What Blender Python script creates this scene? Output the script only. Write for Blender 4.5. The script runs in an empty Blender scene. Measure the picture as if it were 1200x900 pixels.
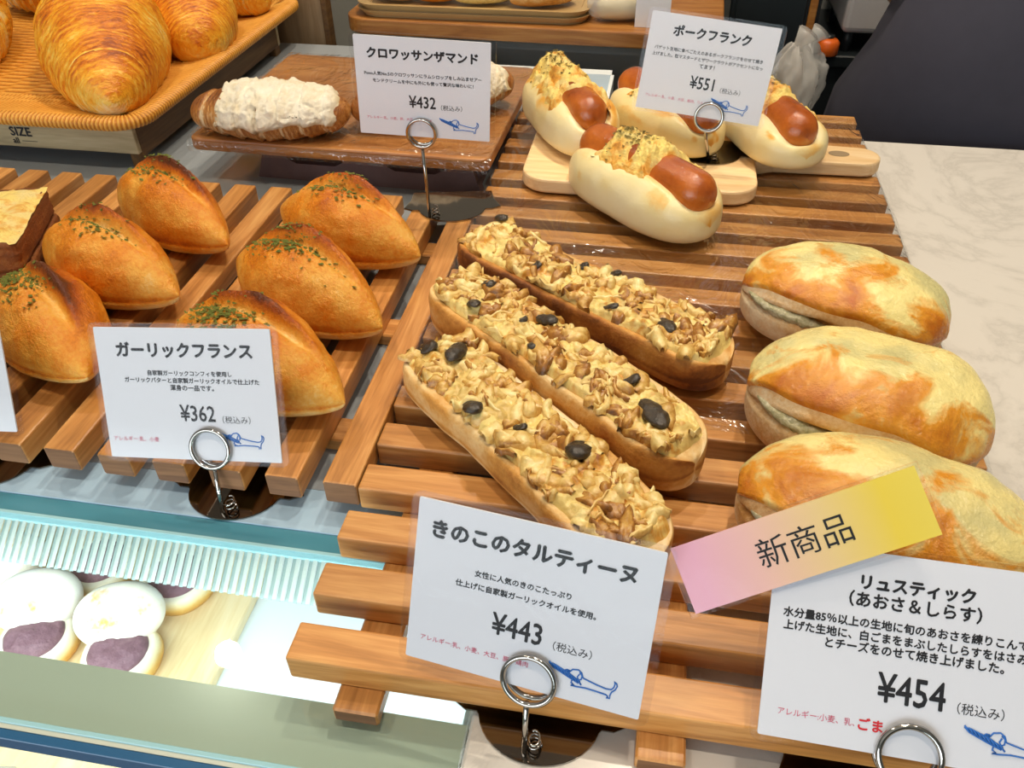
import bpy, bmesh, math, random
from mathutils import Vector, Matrix, Quaternion, noise as mn
PI = math.pi
U = 0.036                      # metres per slat pitch: every number below is in slat pitches, z = 0 is the counter top
SC = bpy.context.scene
COL = SC.collection

# ------------------------------------------------------------------ camera
def lin(c): return c/12.92 if c <= .04045 else ((c+.055)/1.055)**2.4
def C(h, a=1.0):
    h = h.lstrip('#'); return (*[lin(int(h[i:i+2], 16)/255) for i in (0, 2, 4)], a)

cam = bpy.data.objects.new('camera', bpy.data.cameras.new('camera')); COL.objects.link(cam)
RIGHT = Vector((0.98557954, 0.16896572, -0.00914102)); DOWN = Vector((0.10031485, -0.62693477, -0.77258639)); FWD = Vector((-0.13627144, 0.76052836, -0.63484385))
m = Matrix((RIGHT, -DOWN, -FWD)).transposed().to_4x4(); m.translation = Vector((3.96234, -5.37712, 10.12424))*U
cam.matrix_world = m
cam.data.sensor_width = 36; cam.data.lens = 36*971.967/1200; cam.data.clip_start = .01; cam.data.clip_end = 60
SC.camera = cam

# ------------------------------------------------------------------ light and exposure
W = bpy.data.worlds.new('world'); SC.world = W; W.use_nodes = True
W.node_tree.nodes['Background'].inputs[0].default_value = C('#DCE8F5'); W.node_tree.nodes['Background'].inputs[1].default_value = .6
SC.view_settings.view_transform = 'Standard'; SC.view_settings.look = 'None'; SC.view_settings.gamma = 1; SC.view_settings.use_curve_mapping = False
SC.view_settings.exposure = -0.35
SC.cycles.use_denoising = True
SC.cycles.max_bounces = 8; SC.cycles.transparent_max_bounces = 14; SC.cycles.caustics_reflective = False; SC.cycles.caustics_refractive = False
SC.cycles.sample_clamp_indirect = 4

WINDOW_W, CASE_W = 60, 3.5
SPOTS = [(-23, 25.1, 30), (-1, 30, 46), (9, 20, 52), (24, 12, 18), (-13, -2, 22), (6, -2, 30)]     # ceiling downlights: x, y, watts
def area(name, loc, direction, sx, sy, watts, colour, parent=None):
    l = bpy.data.lights.new(name, 'AREA'); l.shape = 'RECTANGLE'; l.size = sx*U; l.size_y = sy*U; l.energy = watts; l.color = colour
    o = bpy.data.objects.new(name, l); COL.objects.link(o); o.location = Vector(loc)*U
    o.rotation_euler = Vector(direction).to_track_quat('-Z', 'Y').to_euler()
    if parent: o.parent = parent
    return o
area('window_daylight', (-20, -68, 14), (.18, 1, -.28), 70, 40, WINDOW_W, (.88, .94, 1.0))

# ------------------------------------------------------------------ helpers
def tag(o, label=None, cat=None, group=None, kind=None):
    if label: o['label'] = label
    if cat: o['category'] = cat
    if group: o['group'] = group
    if kind: o['kind'] = kind
    return o
def thing(name, label, cat, loc=(0, 0, 0), rz=0, group=None):
    o = bpy.data.objects.new(name, None); COL.objects.link(o); o.empty_display_size = .02
    o.location = Vector(loc)*U; o.rotation_euler = (0, 0, math.radians(rz))
    return tag(o, label, cat, group)
class G:
    """collects faces (pitch units) into one mesh"""
    def __init__(s): s.v = []; s.f = []; s.m = []; s.t = []
    def add(s, v, f, mi=0, tone=None):
        o = len(s.v); s.v += [tuple(p) for p in v]; s.f += [tuple(i+o for i in q) for q in f]; s.m += [mi]*len(f)
        s.t += list(tone) if tone is not None else [0.5]*len(v); return s
    def xf(s, M):
        s.v = [tuple(M @ Vector(p)) for p in s.v]; return s
def obj(name, g, mats, parent=None, smooth=True, loc=None):
    me = bpy.data.meshes.new(name); me.from_pydata([(x*U, y*U, z*U) for x, y, z in g.v], [], g.f)
    if not isinstance(mats, (list, tuple)): mats = [mats]
    for mm in mats: me.materials.append(mm)
    me.polygons.foreach_set('material_index', g.m); me.polygons.foreach_set('use_smooth', [smooth]*len(g.f))
    a = me.attributes.new('tone', 'FLOAT', 'POINT'); a.data.foreach_set('value', g.t)
    me.update()
    o = bpy.data.objects.new(name, me); COL.objects.link(o)
    if parent: o.parent = parent
    if loc: o.location = Vector(loc)*U
    return o
def box(g, x0, x1, y0, y1, z0, z1, bev=.03, mi=0, end=None, seg=1):
    bm = bmesh.new(); bmesh.ops.create_cube(bm, size=1)
    for v in bm.verts: v.co = Vector(((x0+x1)/2+v.co.x*(x1-x0), (y0+y1)/2+v.co.y*(y1-y0), (z0+z1)/2+v.co.z*(z1-z0)))
    if bev: bmesh.ops.bevel(bm, geom=bm.edges[:], offset=bev, segments=seg, affect='EDGES', profile=.5)
    bm.normal_update(); bm.verts.index_update()
    o = len(g.v); g.v += [tuple(v.co) for v in bm.verts]; g.t += [.5]*len(bm.verts)
    for f in bm.faces:
        g.f.append(tuple(v.index+o for v in f.verts)); g.m.append(end if end is not None and abs(f.normal.x) > .9 else mi)
    bm.free(); return g
def tube(g, pts, r, n=8, closed=False, mi=0, tone=None):
    pts = [Vector(p) for p in pts]; N = len(pts); V = []; T = []
    up = None
    for i, p in enumerate(pts):
        if closed: d = pts[(i+1) % N]-pts[i-1]
        else: d = pts[min(i+1, N-1)]-pts[max(i-1, 0)]
        d.normalize()
        if up is None: up = d.orthogonal().normalized()
        up = (up-d*up.dot(d)).normalized(); w = d.cross(up)
        rr = r[i] if isinstance(r, (list, tuple)) else r
        for k in range(n):
            a = 2*PI*k/n; V.append(p+(up*math.cos(a)+w*math.sin(a))*rr); T.append(.5 if tone is None else tone)
    F = [(i*n+k, i*n+(k+1) % n, ((i+1) % N)*n+(k+1) % n, ((i+1) % N)*n+k) for i in range(N if closed else N-1) for k in range(n)]
    if not closed: F += [tuple(range(n))[::-1], tuple((N-1)*n+k for k in range(n))]
    return g.add(V, F, mi, T)
def prism(g, outline, z0, z1, mi=0):
    n = len(outline); V = [(x, y, z0) for x, y in outline]+[(x, y, z1) for x, y in outline]
    F = [tuple(range(n))[::-1], tuple(range(n, 2*n))]+[(i, (i+1) % n, n+(i+1) % n, n+i) for i in range(n)]
    return g.add(V, F, mi)
def rrect(x0, x1, y0, y1, r, n=6):
    P = []
    for cx, cy, a0 in ((x1-r, y1-r, 0), (x0+r, y1-r, 90), (x0+r, y0+r, 180), (x1-r, y0+r, 270)):
        for k in range(n+1):
            a = math.radians(a0+90*k/n); P.append((cx+r*math.cos(a), cy+r*math.sin(a)))
    return P
def closed_surf(fn, ns, na, g=None, mi=0):
    """fn(s,a) -> (x,y,z,tone), s in [-1,1], a in [0,2pi); poles at s=+-1"""
    g = g or G(); V = []; T = []
    for i in range(ns):
        s = math.sin(PI/2*(-1+2*i/(ns-1))); s = max(-.9999, min(.9999, s))
        for k in range(na):
            x, y, z, t = fn(s, 2*PI*k/na); V.append((x, y, z)); T.append(t)
    F = [(i*na+k, i*na+(k+1) % na, (i+1)*na+(k+1) % na, (i+1)*na+k) for i in range(ns-1) for k in range(na)]
    F += [tuple(range(na))[::-1], tuple((ns-1)*na+k for k in range(na))]
    return g.add(V, [q[::-1] for q in F], mi, T)
def patch(fn, nu, nv, g=None, mi=0):
    """fn(u,v) u,v in [0,1] -> (x,y,z,tone)"""
    g = g or G(); V = []; T = []
    for i in range(nu+1):
        for k in range(nv+1):
            x, y, z, t = fn(i/nu, k/nv); V.append((x, y, z)); T.append(t)
    F = [(i*(nv+1)+k, (i+1)*(nv+1)+k, (i+1)*(nv+1)+k+1, i*(nv+1)+k+1) for i in range(nu) for k in range(nv)]
    return g.add(V, F, mi, T)
def nz(x, y, z=0., f=1., seed=0.): return mn.noise(Vector((x*f+seed*7.13, y*f-seed*3.7, z*f+seed*1.9)))
def fb(x, y, z=0., f=1., seed=0., o=3): return mn.fractal(Vector((x*f+seed*7.13, y*f-seed*3.7, z*f+seed*1.9)), 1., 2., o)
def sst(a, b, x):
    t = max(0., min(1., (x-a)/(b-a))); return t*t*(3-2*t)
def sg(x): return 1 if x >= 0 else -1

# ------------------------------------------------------------------ materials
class NT:
    def __init__(s, name):
        s.mat = bpy.data.materials.new(name); s.mat.use_nodes = True; s.t = s.mat.node_tree; s.b = s.t.nodes['Principled BSDF']; s.out = s.t.nodes['Material Output']
    def n(s, typ, **kw):
        x = s.t.nodes.new(typ)
        for k, v in kw.items(): setattr(x, k, v)
        return x
    def l(s, a, b): s.t.links.new(a, b)
    def put(s, sock, val):
        if hasattr(val, 'is_output'): s.l(val, sock)
        else: sock.default_value = val
    def vec(s, sc=(1, 1, 1), rnd=True):
        tc = s.n('ShaderNodeTexCoord'); mul = s.n('ShaderNodeVectorMath', operation='MULTIPLY'); s.l(tc.outputs['Object'], mul.inputs[0])
        mul.inputs[1].default_value = [v/U for v in sc]
        if not rnd: return mul.outputs[0]
        oi = s.n('ShaderNodeObjectInfo'); ad = s.n('ShaderNodeVectorMath', operation='MULTIPLY_ADD')
        s.l(oi.outputs['Random'], ad.inputs[0]); ad.inputs[1].default_value = (31, 17, 23); s.l(mul.outputs[0], ad.inputs[2])
        return ad.outputs[0]
    def noise(s, v, scale, detail=3, rough=.55, dist=0):
        x = s.n('ShaderNodeTexNoise'); s.l(v, x.inputs['Vector'])
        for k, q in (('Scale', scale), ('Detail', detail), ('Roughness', rough), ('Distortion', dist)): x.inputs[k].default_value = q
        return x.outputs[0]
    def math(s, op, a, b=0., c=None):
        x = s.n('ShaderNodeMath', operation=op); s.put(x.inputs[0], a); s.put(x.inputs[1], b)
        if c is not None: s.put(x.inputs[2], c)
        return x.outputs[0]
    def ramp(s, f, stops):
        x = s.n('ShaderNodeValToRGB'); e = x.color_ramp.elements
        while len(e) < len(stops): e.new(.5)
        for i, (p, c) in enumerate(stops): e[i].position = p; e[i].color = C(c) if isinstance(c, str) else (c, c, c, 1)
        s.l(f, x.inputs[0]); return x.outputs[0]
    def mix(s, f, a, b, mode='MIX'):
        x = s.n('ShaderNodeMix', data_type='RGBA', blend_type=mode); s.put(x.inputs[0], f); s.put(x.inputs[6], a); s.put(x.inputs[7], b); return x.outputs[2]
    def attr(s):
        return s.n('ShaderNodeAttribute', attribute_name='tone').outputs['Fac']
    def bump(s, h, strength=.3, dist=.001):
        x = s.n('ShaderNodeBump'); x.inputs['Strength'].default_value = strength; x.inputs['Distance'].default_value = dist; s.l(h, x.inputs['Height']); s.l(x.outputs[0], s.b.inputs['Normal'])
    def fin(s, col=None, rough=.5, metal=0, spec=.5, **kw):
        if col is not None: s.put(s.b.inputs['Base Color'], C(col) if isinstance(col, str) else col)
        s.put(s.b.inputs['Roughness'], rough); s.b.inputs['Metallic'].default_value = metal; s.b.inputs['Specular IOR Level'].default_value = spec
        for k, v in kw.items(): s.put(s.b.inputs[k.replace('_', ' ')], v)
        return s.mat
def plain(name, col, rough=.5, metal=0, spec=.5, var=.0, **kw):
    s = NT(name)
    if var:
        f = s.noise(s.vec(), 2.2, 4); c = s.mix(f, tuple(x*(1-var) for x in C(col)[:3])+(1,), tuple(min(1, x*(1+var)) for x in C(col)[:3])+(1,))
        return s.fin(c, rough, metal, spec, **kw)
    return s.fin(col, rough, metal, spec, **kw)
def wood(name, dark, mid, light, rough=.38, grain=1., axis=0, sc=1.):
    s = NT(name); d = [1.6*sc, 1.6*sc, 1.6*sc]; d[axis] = .16*sc
    v = s.vec(d)
    a = s.noise(v, 1.6, 4, .6, 1.2); d2 = [9*sc, 9*sc, 9*sc]; d2[axis] = .5*sc
    b = s.noise(s.vec(d2), 1.5, 3, .6, .3)
    f = s.math('ADD', s.math('MULTIPLY', a, .7), s.math('MULTIPLY', b, .3*grain))
    c = s.ramp(f, [(.3, dark), (.5, mid), (.68, light)])
    oi = s.n('ShaderNodeObjectInfo'); hs = s.n('ShaderNodeHueSaturation'); s.l(c, hs.inputs['Color'])
    s.l(s.math('MULTIPLY_ADD', oi.outputs['Random'], .35, .84), hs.inputs['Value'])
    s.bump(b, .15, .0006)
    return s.fin(hs.outputs[0], rough)
def baked(name, stops, nf=2.2, namp=.35, ff=14, famp=.12, rough=.5, bump=.35, bs=16, spec=.4, sss=0.):
    s = NT(name); v = s.vec()
    a = s.noise(v, nf, 4, .6); b = s.noise(v, ff, 3, .6)
    f = s.math('ADD', s.attr(), s.math('MULTIPLY_ADD', a, namp*2, -namp)); f = s.math('ADD', f, s.math('MULTIPLY_ADD', b, famp*2, -famp))
    c = s.ramp(f, stops)
    h = s.noise(v, bs, 4, .65); s.bump(h, bump, .0018)
    if sss: s.b.inputs['Subsurface Weight'].default_value = sss; s.b.inputs['Subsurface Radius'].default_value = (.004, .002, .001); s.b.inputs['Subsurface Scale'].default_value = 1
    return s.fin(c, rough, spec=spec)
def clear(name, tint, ior, rough=.03, wrinkle=0, wscale=1., gloss=1.):
    s = NT(name); s.t.nodes.remove(s.b)
    tr = s.n('ShaderNodeBsdfTransparent'); tr.inputs[0].default_value = C(tint)
    gl = s.n('ShaderNodeBsdfGlossy'); gl.inputs['Roughness'].default_value = rough; gl.inputs['Color'].default_value = (gloss, gloss, gloss, 1)
    fr = s.n('ShaderNodeFresnel'); ge = s.n('ShaderNodeNewGeometry'); s.l(s.math('POWER', ior, s.math('MULTIPLY_ADD', ge.outputs['Backfacing'], -2., 1.)), fr.inputs['IOR'])
    if wrinkle:
        bu = s.n('ShaderNodeBump'); bu.inputs['Strength'].default_value = wrinkle; bu.inputs['Distance'].default_value = .006
        s.l(s.noise(s.vec((1, .5, 1)), wscale, 3, .6, 1.5), bu.inputs['Height']); s.l(bu.outputs[0], gl.inputs['Normal']); s.l(bu.outputs[0], fr.inputs['Normal'])
    mx = s.n('ShaderNodeMixShader'); s.l(fr.outputs[0], mx.inputs[0]); s.l(tr.outputs[0], mx.inputs[1]); s.l(gl.outputs[0], mx.inputs[2]); s.l(mx.outputs[0], s.out.inputs[0])
    return s.mat
def marble(name):
    s = NT(name); v = s.vec(rnd=False)
    a = s.noise(v, .16, 6, .62, 2.5); vein = s.math('ABSOLUTE', s.math('SUBTRACT', a, .5))
    b = s.noise(v, .5, 4, .6)
    c = s.ramp(vein, [(0., '#C2BDB5'), (.02, '#CCC7BF'), (.07, '#D6D1C9')])
    c = s.mix(s.math('MULTIPLY', b, .5), c, C('#DEDAD2'))
    return s.fin(c, .22)

M = {}
M['slat'] = wood('oiled_slat_wood', '#8E5A26', '#BE8344', '#D8A260', .38)
M['slat_end'] = wood('sawn_end_grain', '#5A3B25', '#7A5334', '#8E6644', .7, axis=1)
M['board'] = wood('pale_ash_board', '#D9B077', '#E9C795', '#F2DAB0', .45)
M['almond_board'] = wood('brown_board', '#7A4A22', '#A96F3A', '#C48D52', .35)
M['shelf'] = wood('shelf_oak', '#7E4D1E', '#A86C30', '#C08A48', .4)
M['crate'] = wood('crate_wood', '#9C8A68', '#BCA880', '#D0BE98', .6)
M['crate_dark'] = wood('crate_shaded_wood', '#47311A', '#634624', '#785830', .6, axis=1)  # brown crate wood, darkened to carry the shadow on the sides
M['panel'] = wood('panel_wood', '#7A6242', '#94795A', '#A88E6C', .6, axis=2, sc=.6)
M['wicker'] = baked('wicker', [(.1, '#7A420A'), (.4, '#C67E22'), (.7, '#E3A748'), (1, '#F0C572')], 1.5, .15, 10, .1, .45, .3)
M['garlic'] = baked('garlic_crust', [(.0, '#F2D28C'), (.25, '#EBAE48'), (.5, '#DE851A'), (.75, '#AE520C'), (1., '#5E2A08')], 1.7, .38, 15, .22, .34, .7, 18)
M['herb'] = plain('dried_parsley', '#5E6418', .8)
M['rustic'] = baked('floured_crust', [(.0, '#F0E0C0'), (.35, '#DDB988'), (.6, '#C58E4C'), (1., '#8E5520')], 1.6, .36, 14, .28, .75, .5, 20)
def cheese_mat(name, base, gold, burnt, green, orange=.52, spread=.14, rough=.25, ns=1.25, bs=8, bd=.002, gr=(.47, .66, .75)):
    s = NT(name); v = s.vec()
    a = s.noise(v, ns, 4, .6, .6); b = s.noise(v, ns*.8, 3, .5); t = s.attr()
    f = s.math('ADD', a, s.math('MULTIPLY_ADD', t, .5, -.25))
    c = s.mix(s.ramp(b, [(gr[0], 0.), (gr[1], gr[2])]), C(base), C(green))
    c = s.mix(s.ramp(f, [(orange, 0.), (orange+spread, 1.)]), c, C(gold))
    c = s.mix(s.ramp(f, [(orange+spread*1.1, 0.), (orange+spread*2.4, 1.)]), c, C(burnt))
    h = s.noise(v, bs, 5, .62); s.bump(h, .6, bd)
    s.b.inputs['Subsurface Weight'].default_value = .0
    return s.fin(c, s.ramp(s.noise(v, 3, 2), [(.3, rough*.7), (.7, rough*1.7)]), spec=.55)
M['cheese'] = cheese_mat('melted_cheese', '#F5E498', '#E0982E', '#BE6C1A', '#CAC48C', .57, .12, .22, 1.15, 7, .0026, (.48, .64, .8))
M['hotdog_cheese'] = cheese_mat('grated_baked_cheese', '#F2D678', '#E2A23A', '#A8641E', '#EBD694', .5, .15, .4, 2.6, 9, .0045)
M['tart_cheese'] = cheese_mat('tartine_cheese', '#EED686', '#D49A40', '#945620', '#CFB068', .53, .13, .25, 2.6, 8, .002, (.48, .62, .8))
M['filling'] = baked('seaweed_filling', [(.1, '#4E5630'), (.45, '#A9A27C'), (.75, '#DAD3B8')], 5, .4, 18, .3, .6, .6)
M['bun'] = baked('soft_bun', [(.0, '#F1E6BE'), (.5, '#EDDA9E'), (.72, '#E6AE4E'), (1., '#C87420')], 1.1, .26, 9, .05, .35, .15, 8)
M['sausage'] = baked('sausage_skin', [(.1, '#DE9A4C'), (.4, '#C66E26'), (.75, '#A2501A'), (1, '#70330E')], 1.4, .38, 9, .10, .22, .3, 10, .6)
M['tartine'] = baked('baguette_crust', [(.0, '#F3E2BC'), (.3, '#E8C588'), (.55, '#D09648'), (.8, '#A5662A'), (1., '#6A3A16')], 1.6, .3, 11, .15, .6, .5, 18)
M['mushroom'] = baked('cooked_mushroom', [(.0, '#F2E2A0'), (.3, '#E4C478'), (.5, '#CDA052'), (.7, '#A26C2C'), (1., '#5C3A1A')], 3.5, .36, 14, .14, .25, .4, 12, .6)
M['dark_mushroom'] = baked('dark_mushroom', [(.0, '#6A5A40'), (.4, '#3A3024'), (1., '#17130E')], 3, .35, 14, .15, .3, .5, 14, .6)
def pastry_mat(name, stops, amp):
    s = NT(name)
    v = s.vec((1, .35, .35)); a = s.noise(v, 9, 4, .6, .8); b = s.noise(s.vec(), 1.6, 3, .55); c2 = s.noise(s.vec((1, .3, .3)), 26, 2, .5, .5)
    f = s.math('ADD', s.attr(), s.math('MULTIPLY_ADD', a, amp*2, -amp)); f = s.math('ADD', f, s.math('MULTIPLY_ADD', b, .4, -.2))
    f = s.math('ADD', f, s.math('MULTIPLY_ADD', c2, .44, -.22))
    s.bump(s.math('ADD', a, s.math('MULTIPLY', c2, .6)), .8, .0022)
    return s.fin(s.ramp(f, stops), .38, spec=.45)
M['croissant'] = pastry_mat('croissant_crust', [(.0, '#FCEDB8'), (.28, '#F7CC5A'), (.52, '#EFA526'), (.76, '#D67612'), (1., '#9A480A')], .34)
M['almond_crust'] = pastry_mat('dark_croissant_crust', [(.0, '#E6CFA4'), (.3, '#C08848'), (.55, '#9A5F2A'), (.8, '#6E3C16'), (1., '#472409')], .25)
M['almond_cream'] = baked('almond_cream', [(.0, '#A87E4E'), (.3, '#D8C8A4'), (.6, '#E8DEC6'), (1., '#F2ECDD')], 2.5, .26, 12, .14, .75, .7, 14)
M['toast_crust'] = baked('toast_crust', [(.0, '#B87A3A'), (.4, '#8C5022'), (1., '#4E2A10')], 2.5, .3, 14, .2, .7, .6, 18)
M['paper'] = plain('white_paper', '#E8E9EC', .55)
M['ink'] = plain('black_ink', '#1B1A1C', .6)
M['red_ink'] = plain('pink_ink', '#D8607A', .6)
M['red_pen'] = plain('red_pen', '#DB2A33', .6)
M['blue_pen'] = plain('blue_pen', '#2F73C4', .6)
M['laminate'] = clear('clear_laminate', '#FAFAFC', 1.22, .10, .05, 1.5)
M['film'] = clear('plastic_wrap', '#FDFDFC', 1.9, .16, 1., 1.1)
M['case_glass'] = clear('case_glass', '#F4FAF9', 1.45, .01)
M['chrome'] = plain('polished_steel', '#B8B4AE', .12, 1)
M['plate'] = plain('dark_mirror_steel', '#7C7268', .07, 1)
M['marble'] = marble('marble')
M['case_white'] = plain('case_white', '#EDF4F6', .35)
M['case_top'] = plain('top_bright_reflection', '#A9C6DC', .12)  # pale blue holds the window light mirrored in the glossy case top
M['teal'] = plain('teal_edge', '#4A8799', .15)
M['teal_light'] = plain('light_teal_edge', '#9CCAD2', .15)
M['navy_edge'] = plain('blue_edge', '#2E5E86', .15)
M['band'] = plain('grey_green_band', '#C6CABB', .2)
M['rib'] = plain('ribbed_acrylic', '#C2CCC8', .25)
M['rib2'] = plain('ribbed_acrylic_groove', '#9FB4B4', .25)
M['sand_bun'] = baked('white_roll', [(.0, '#FCF6E6'), (.4, '#F3E2B4'), (.7, '#E3B866'), (1., '#C88A38')], 1.6, .2, 10, .1, .5, .2)
M['anko'] = baked('red_bean_paste', [(.0, '#A48088'), (.5, '#7E5A64'), (1., '#5A3C46')], 3, .3, 12, .25, .5, .6, 14)
M['lid'] = baked('floured_roll_top', [(.0, '#FFFDF6'), (.55, '#F8F0DC'), (.75, '#DBA95A'), (1., '#B27430')], 2.2, .2, 10, .2, .6, .2)
M['carton'] = plain('pulp_carton', '#7A6668', .9, var=.2)
M['wall'] = plain('grey_plaster', '#A3A39C', .8, var=.05)
M['ceiling'] = plain('white_ceiling', '#E6E2DA', .9)
M['floor'] = plain('floor_tile', '#8D8378', .5, var=.1)
M['dark'] = plain('dark_steel_cabinet', '#23292C', .35)
M['grey_cab'] = plain('grey_cabinet', '#8C908E', .5)
M['white_box'] = plain('white_appliance', '#CFC9C4', .4)
M['orange'] = plain('orange_plastic', '#E2661A', .4)
M['bag'] = plain('milky_plastic', '#D6D4CE', .22, Alpha=.42)
M['tray_gold'] = plain('tan_serving_tray', '#B99A68', .35)
M['navy'] = plain('navy_cloth', '#35333F', .85, var=.12)
M['navy2'] = plain('navy_apron', '#33323E', .85, var=.12)
M['skin'] = plain('skin', '#D9A888', .5)
M['hair'] = plain('black_hair', '#1C1714', .45)
M['trouser'] = plain('charcoal_trousers', '#2A2A2E', .8)
M['shoe'] = plain('black_shoe', '#151515', .4)
s = NT('lamp_lens'); s.b.inputs['Emission Color'].default_value = C('#FFF0DC'); s.b.inputs['Emission Strength'].default_value = 25; M['lens'] = s.fin('#FFFFFF', .5)
s = NT('tag_print')
sx = s.n('ShaderNodeSeparateXYZ'); s.l(s.vec(rnd=False), sx.inputs[0])
fx = s.math('MULTIPLY_ADD', sx.outputs[0], 1/2.71, .5)
M['tag_paper'] = s.fin(s.ramp(fx, [(.08, '#F2B4C6'), (.3, '#F6C2B4'), (.6, '#F6D48E'), (.85, '#F9DA48'), (1., '#F9DE58')]), .5)

# ------------------------------------------------------------------ the room
def struct(name, g, mat, smooth=False): return tag(obj(name, g, mat, smooth=smooth), kind='structure')
g = G(); box(g, -70, 60, -70, 42, -26, -25, 0); struct('floor', g, M['floor'])
g = G(); box(g, -70, 60, -70, 42, 44, 45, 0); struct('ceiling', g, M['ceiling'])
g = G(); box(g, -70, 60, 41, 42, -25, 44, 0); struct('wall_back', g, M['wall'])
g = G(); box(g, -71, -70, -70, 42, -25, 44, 0); struct('wall_left', g, M['wall'])
g = G(); box(g, 60, 61, -70, 42, -25, 44, 0); struct('wall_right', g, M['wall'])
g = G()
for q in ((-70, 60, -25, -8), (-70, 60, 36, 44), (-70, -56, -8, 36), (16, 60, -8, 36)): box(g, q[0], q[1], -71, -70, q[2], q[3], 0)
struct('wall_front', g, M['wall'])
g = G()
for q in ((-56, 16, -8, -7), (-56, 16, 35, 36), (-56, -55, -7, 35), (15, 16, -7, 35), (-20.5, -19.5, -7, 35)): box(g, q[0], q[1], -70.8, -69.6, q[2], q[3], .05)
wf = struct('window_1', g, M['dark'])
g = G(); box(g, -55, 15, -70.4, -70.3, -7, 35, 0); obj('pane', g, M['case_glass'], wf, smooth=False)

def downlight(i, x, y, watts):
    t = thing('ceiling_downlight', 'round recessed ceiling downlight above the bread counter', 'ceiling light', (x, y, 44), group='recessed ceiling downlights')
    g = G(); R = [(.95, 0), (1.15, 0), (1.15, -.12), (.95, -.08)]; n = 32
    V = [(r*math.cos(2*PI*k/n), r*math.sin(2*PI*k/n), z) for k in range(n) for r, z in R]
    g.add(V, [(k*4+j, k*4+(j+1) % 4, ((k+1) % n)*4+(j+1) % 4, ((k+1) % n)*4+j) for k in range(n) for j in range(4)]); obj('trim_ring', g, M['ceiling'], t)
    g = G(); prism(g, [(.95*math.cos(2*PI*k/n), .95*math.sin(2*PI*k/n)) for k in range(n)], -.05, -.01); obj('lens', g, M['lens'], t, smooth=False)
    l = bpy.data.lights.new('downlight_lamp', 'SPOT'); l.energy = watts; l.color = (1.0, .86, .68); l.spot_size = math.radians(100); l.spot_blend = .6; l.shadow_soft_size = .9*U
    o = bpy.data.objects.new('downlight_lamp', l); COL.objects.link(o); o.parent = t; o.location = (0, 0, -.25*U)
for i, (x, y, w_) in enumerate(SPOTS): downlight(i, x, y, w_)

# ------------------------------------------------------------------ counter and display case
t = thing('marble_counter', 'pale veined marble counter top carrying the big slatted tray', 'counter', (2.42, -3.2, -25))
g = G(); box(g, 0, 17.6, 0, 22.8, 24.0, 25.0, .04); obj('worktop', g, M['marble'], t, smooth=False)
g = G(); box(g, .0, 17.4, .4, 22.4, 0, 24.0, .02); obj('body', g, M['wall'], t, smooth=False)

t = thing('display_case', 'refrigerated glass-topped display case under the garlic bread tray', 'display case', (0, 0, 0))
XL, XR = -30, 2.38
g = G(); box(g, XL, XR, 2.62, 3.5, -.4, 0, .01); obj('front_top', g, M['case_top'], t, smooth=False)
g = G(); box(g, XL, -3, 3.5, 25.9, -.4, 0, .0); box(g, -3, XR, 3.5, 20.9, -.4, 0, .0); obj('rear_top', g, plain('top_dark_reflection', '#9AA0A4', .12), t, smooth=False)  # same glossy top further back, its dark reflection put into the grey
g = G(); box(g, XL, XR, 2.27, 2.62, -.25, -.02, .01); obj('edge_strip', g, M['teal'], t, smooth=False)
g = G(); box(g, XL, XR, 2.2, 2.27, -.2, .0, .01); obj('trim_strip', g, M['teal_light'], t, smooth=False)
g = G(); box(g, XL, XR, -1.0, 2.2, -.14, -.01, 0); obj('glass_top', g, M['case_glass'], t, smooth=False)
g = G(); box(g, XL, XR, -1.0, -.05, -.3, -.16, 0); obj('front_band', g, M['band'], t, smooth=False)
g = G(); box(g, XL, XR, -1.07, -1.0, -.2, .0, .01); obj('trim_strip', g, M['teal_light'], t, smooth=False)
g = G(); box(g, XL, XR, -1.13, -1.07, -.3, -.03, .0); obj('front_rail', g, M['band'], t, smooth=False)
g = G(); box(g, XL, XR, -1.26, -1.13, -.3, -.04, .01); obj('front_edge', g, M['navy_edge'], t, smooth=False)
g = G(); box(g, XL, XR, -1.22, -1.12, -18, -.3, 0); obj('front_glass', g, M['case_glass'], t, smooth=False)
# ribbed air guide sloping down inside the case
g = G(); p_ = .135; n_ = int((XR-.1-XL)/p_); cs, sn = math.cos(math.radians(35)), math.sin(math.radians(35))
for i in range(n_):
    x = XL+i*p_
    for xa, xb, dz, mi in ((x, x+p_*.5, .03, 0), (x+p_*.5, x+p_, .0, 1)):
        P = [(xx, 2.25-cs*tt+sn*0, -.16-sn*tt+dz) for tt in (0, .72) for xx in (xa, xb)]
        g.add(P, [(0, 1, 3, 2)], mi)
ribs = obj('ribbed_air_guide', g, [M['rib'], M['rib2']], t, smooth=False)
g = G(); box(g, XL, XR-.1, 0.2, 25.3, -7.3, -7.0, .01); obj('shelf', g, M['case_white'], t, smooth=False)
g = G(); box(g, XL, XR-.1, 25.3, 25.8, -18, -.4, 0); obj('back_panel', g, M['case_white'], t, smooth=False)
g = G(); box(g, XR-.12, XR, -1.0, 25.3, -18, -.4, 0); obj('side_panel', g, M['case_white'], t, smooth=False)
g = G(); box(g, XL, XL+.1, -1.0, 25.3, -18, -.4, 0); obj('side_panel', g, M['case_white'], t, smooth=False)
g = G(); box(g, XL, XR, -1.2, 25.8, -25, -18, .05); obj('base', g, M['case_white'], t, smooth=False)
g = G(); box(g, XL, XR-.3, -.6, -.2, -.5, -.32, .02); s = NT('case_led'); s.b.inputs['Emission Color'].default_value = C('#F4FAFF'); s.b.inputs['Emission Strength'].default_value = 6
obj('led_strip', g, s.fin('#FFFFFF'), t, smooth=False)
area('led_light', (-6, -.4, -.6), (0, .55, -1), 22, .4, CASE_W, (.93, .98, 1.0), t)

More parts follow.
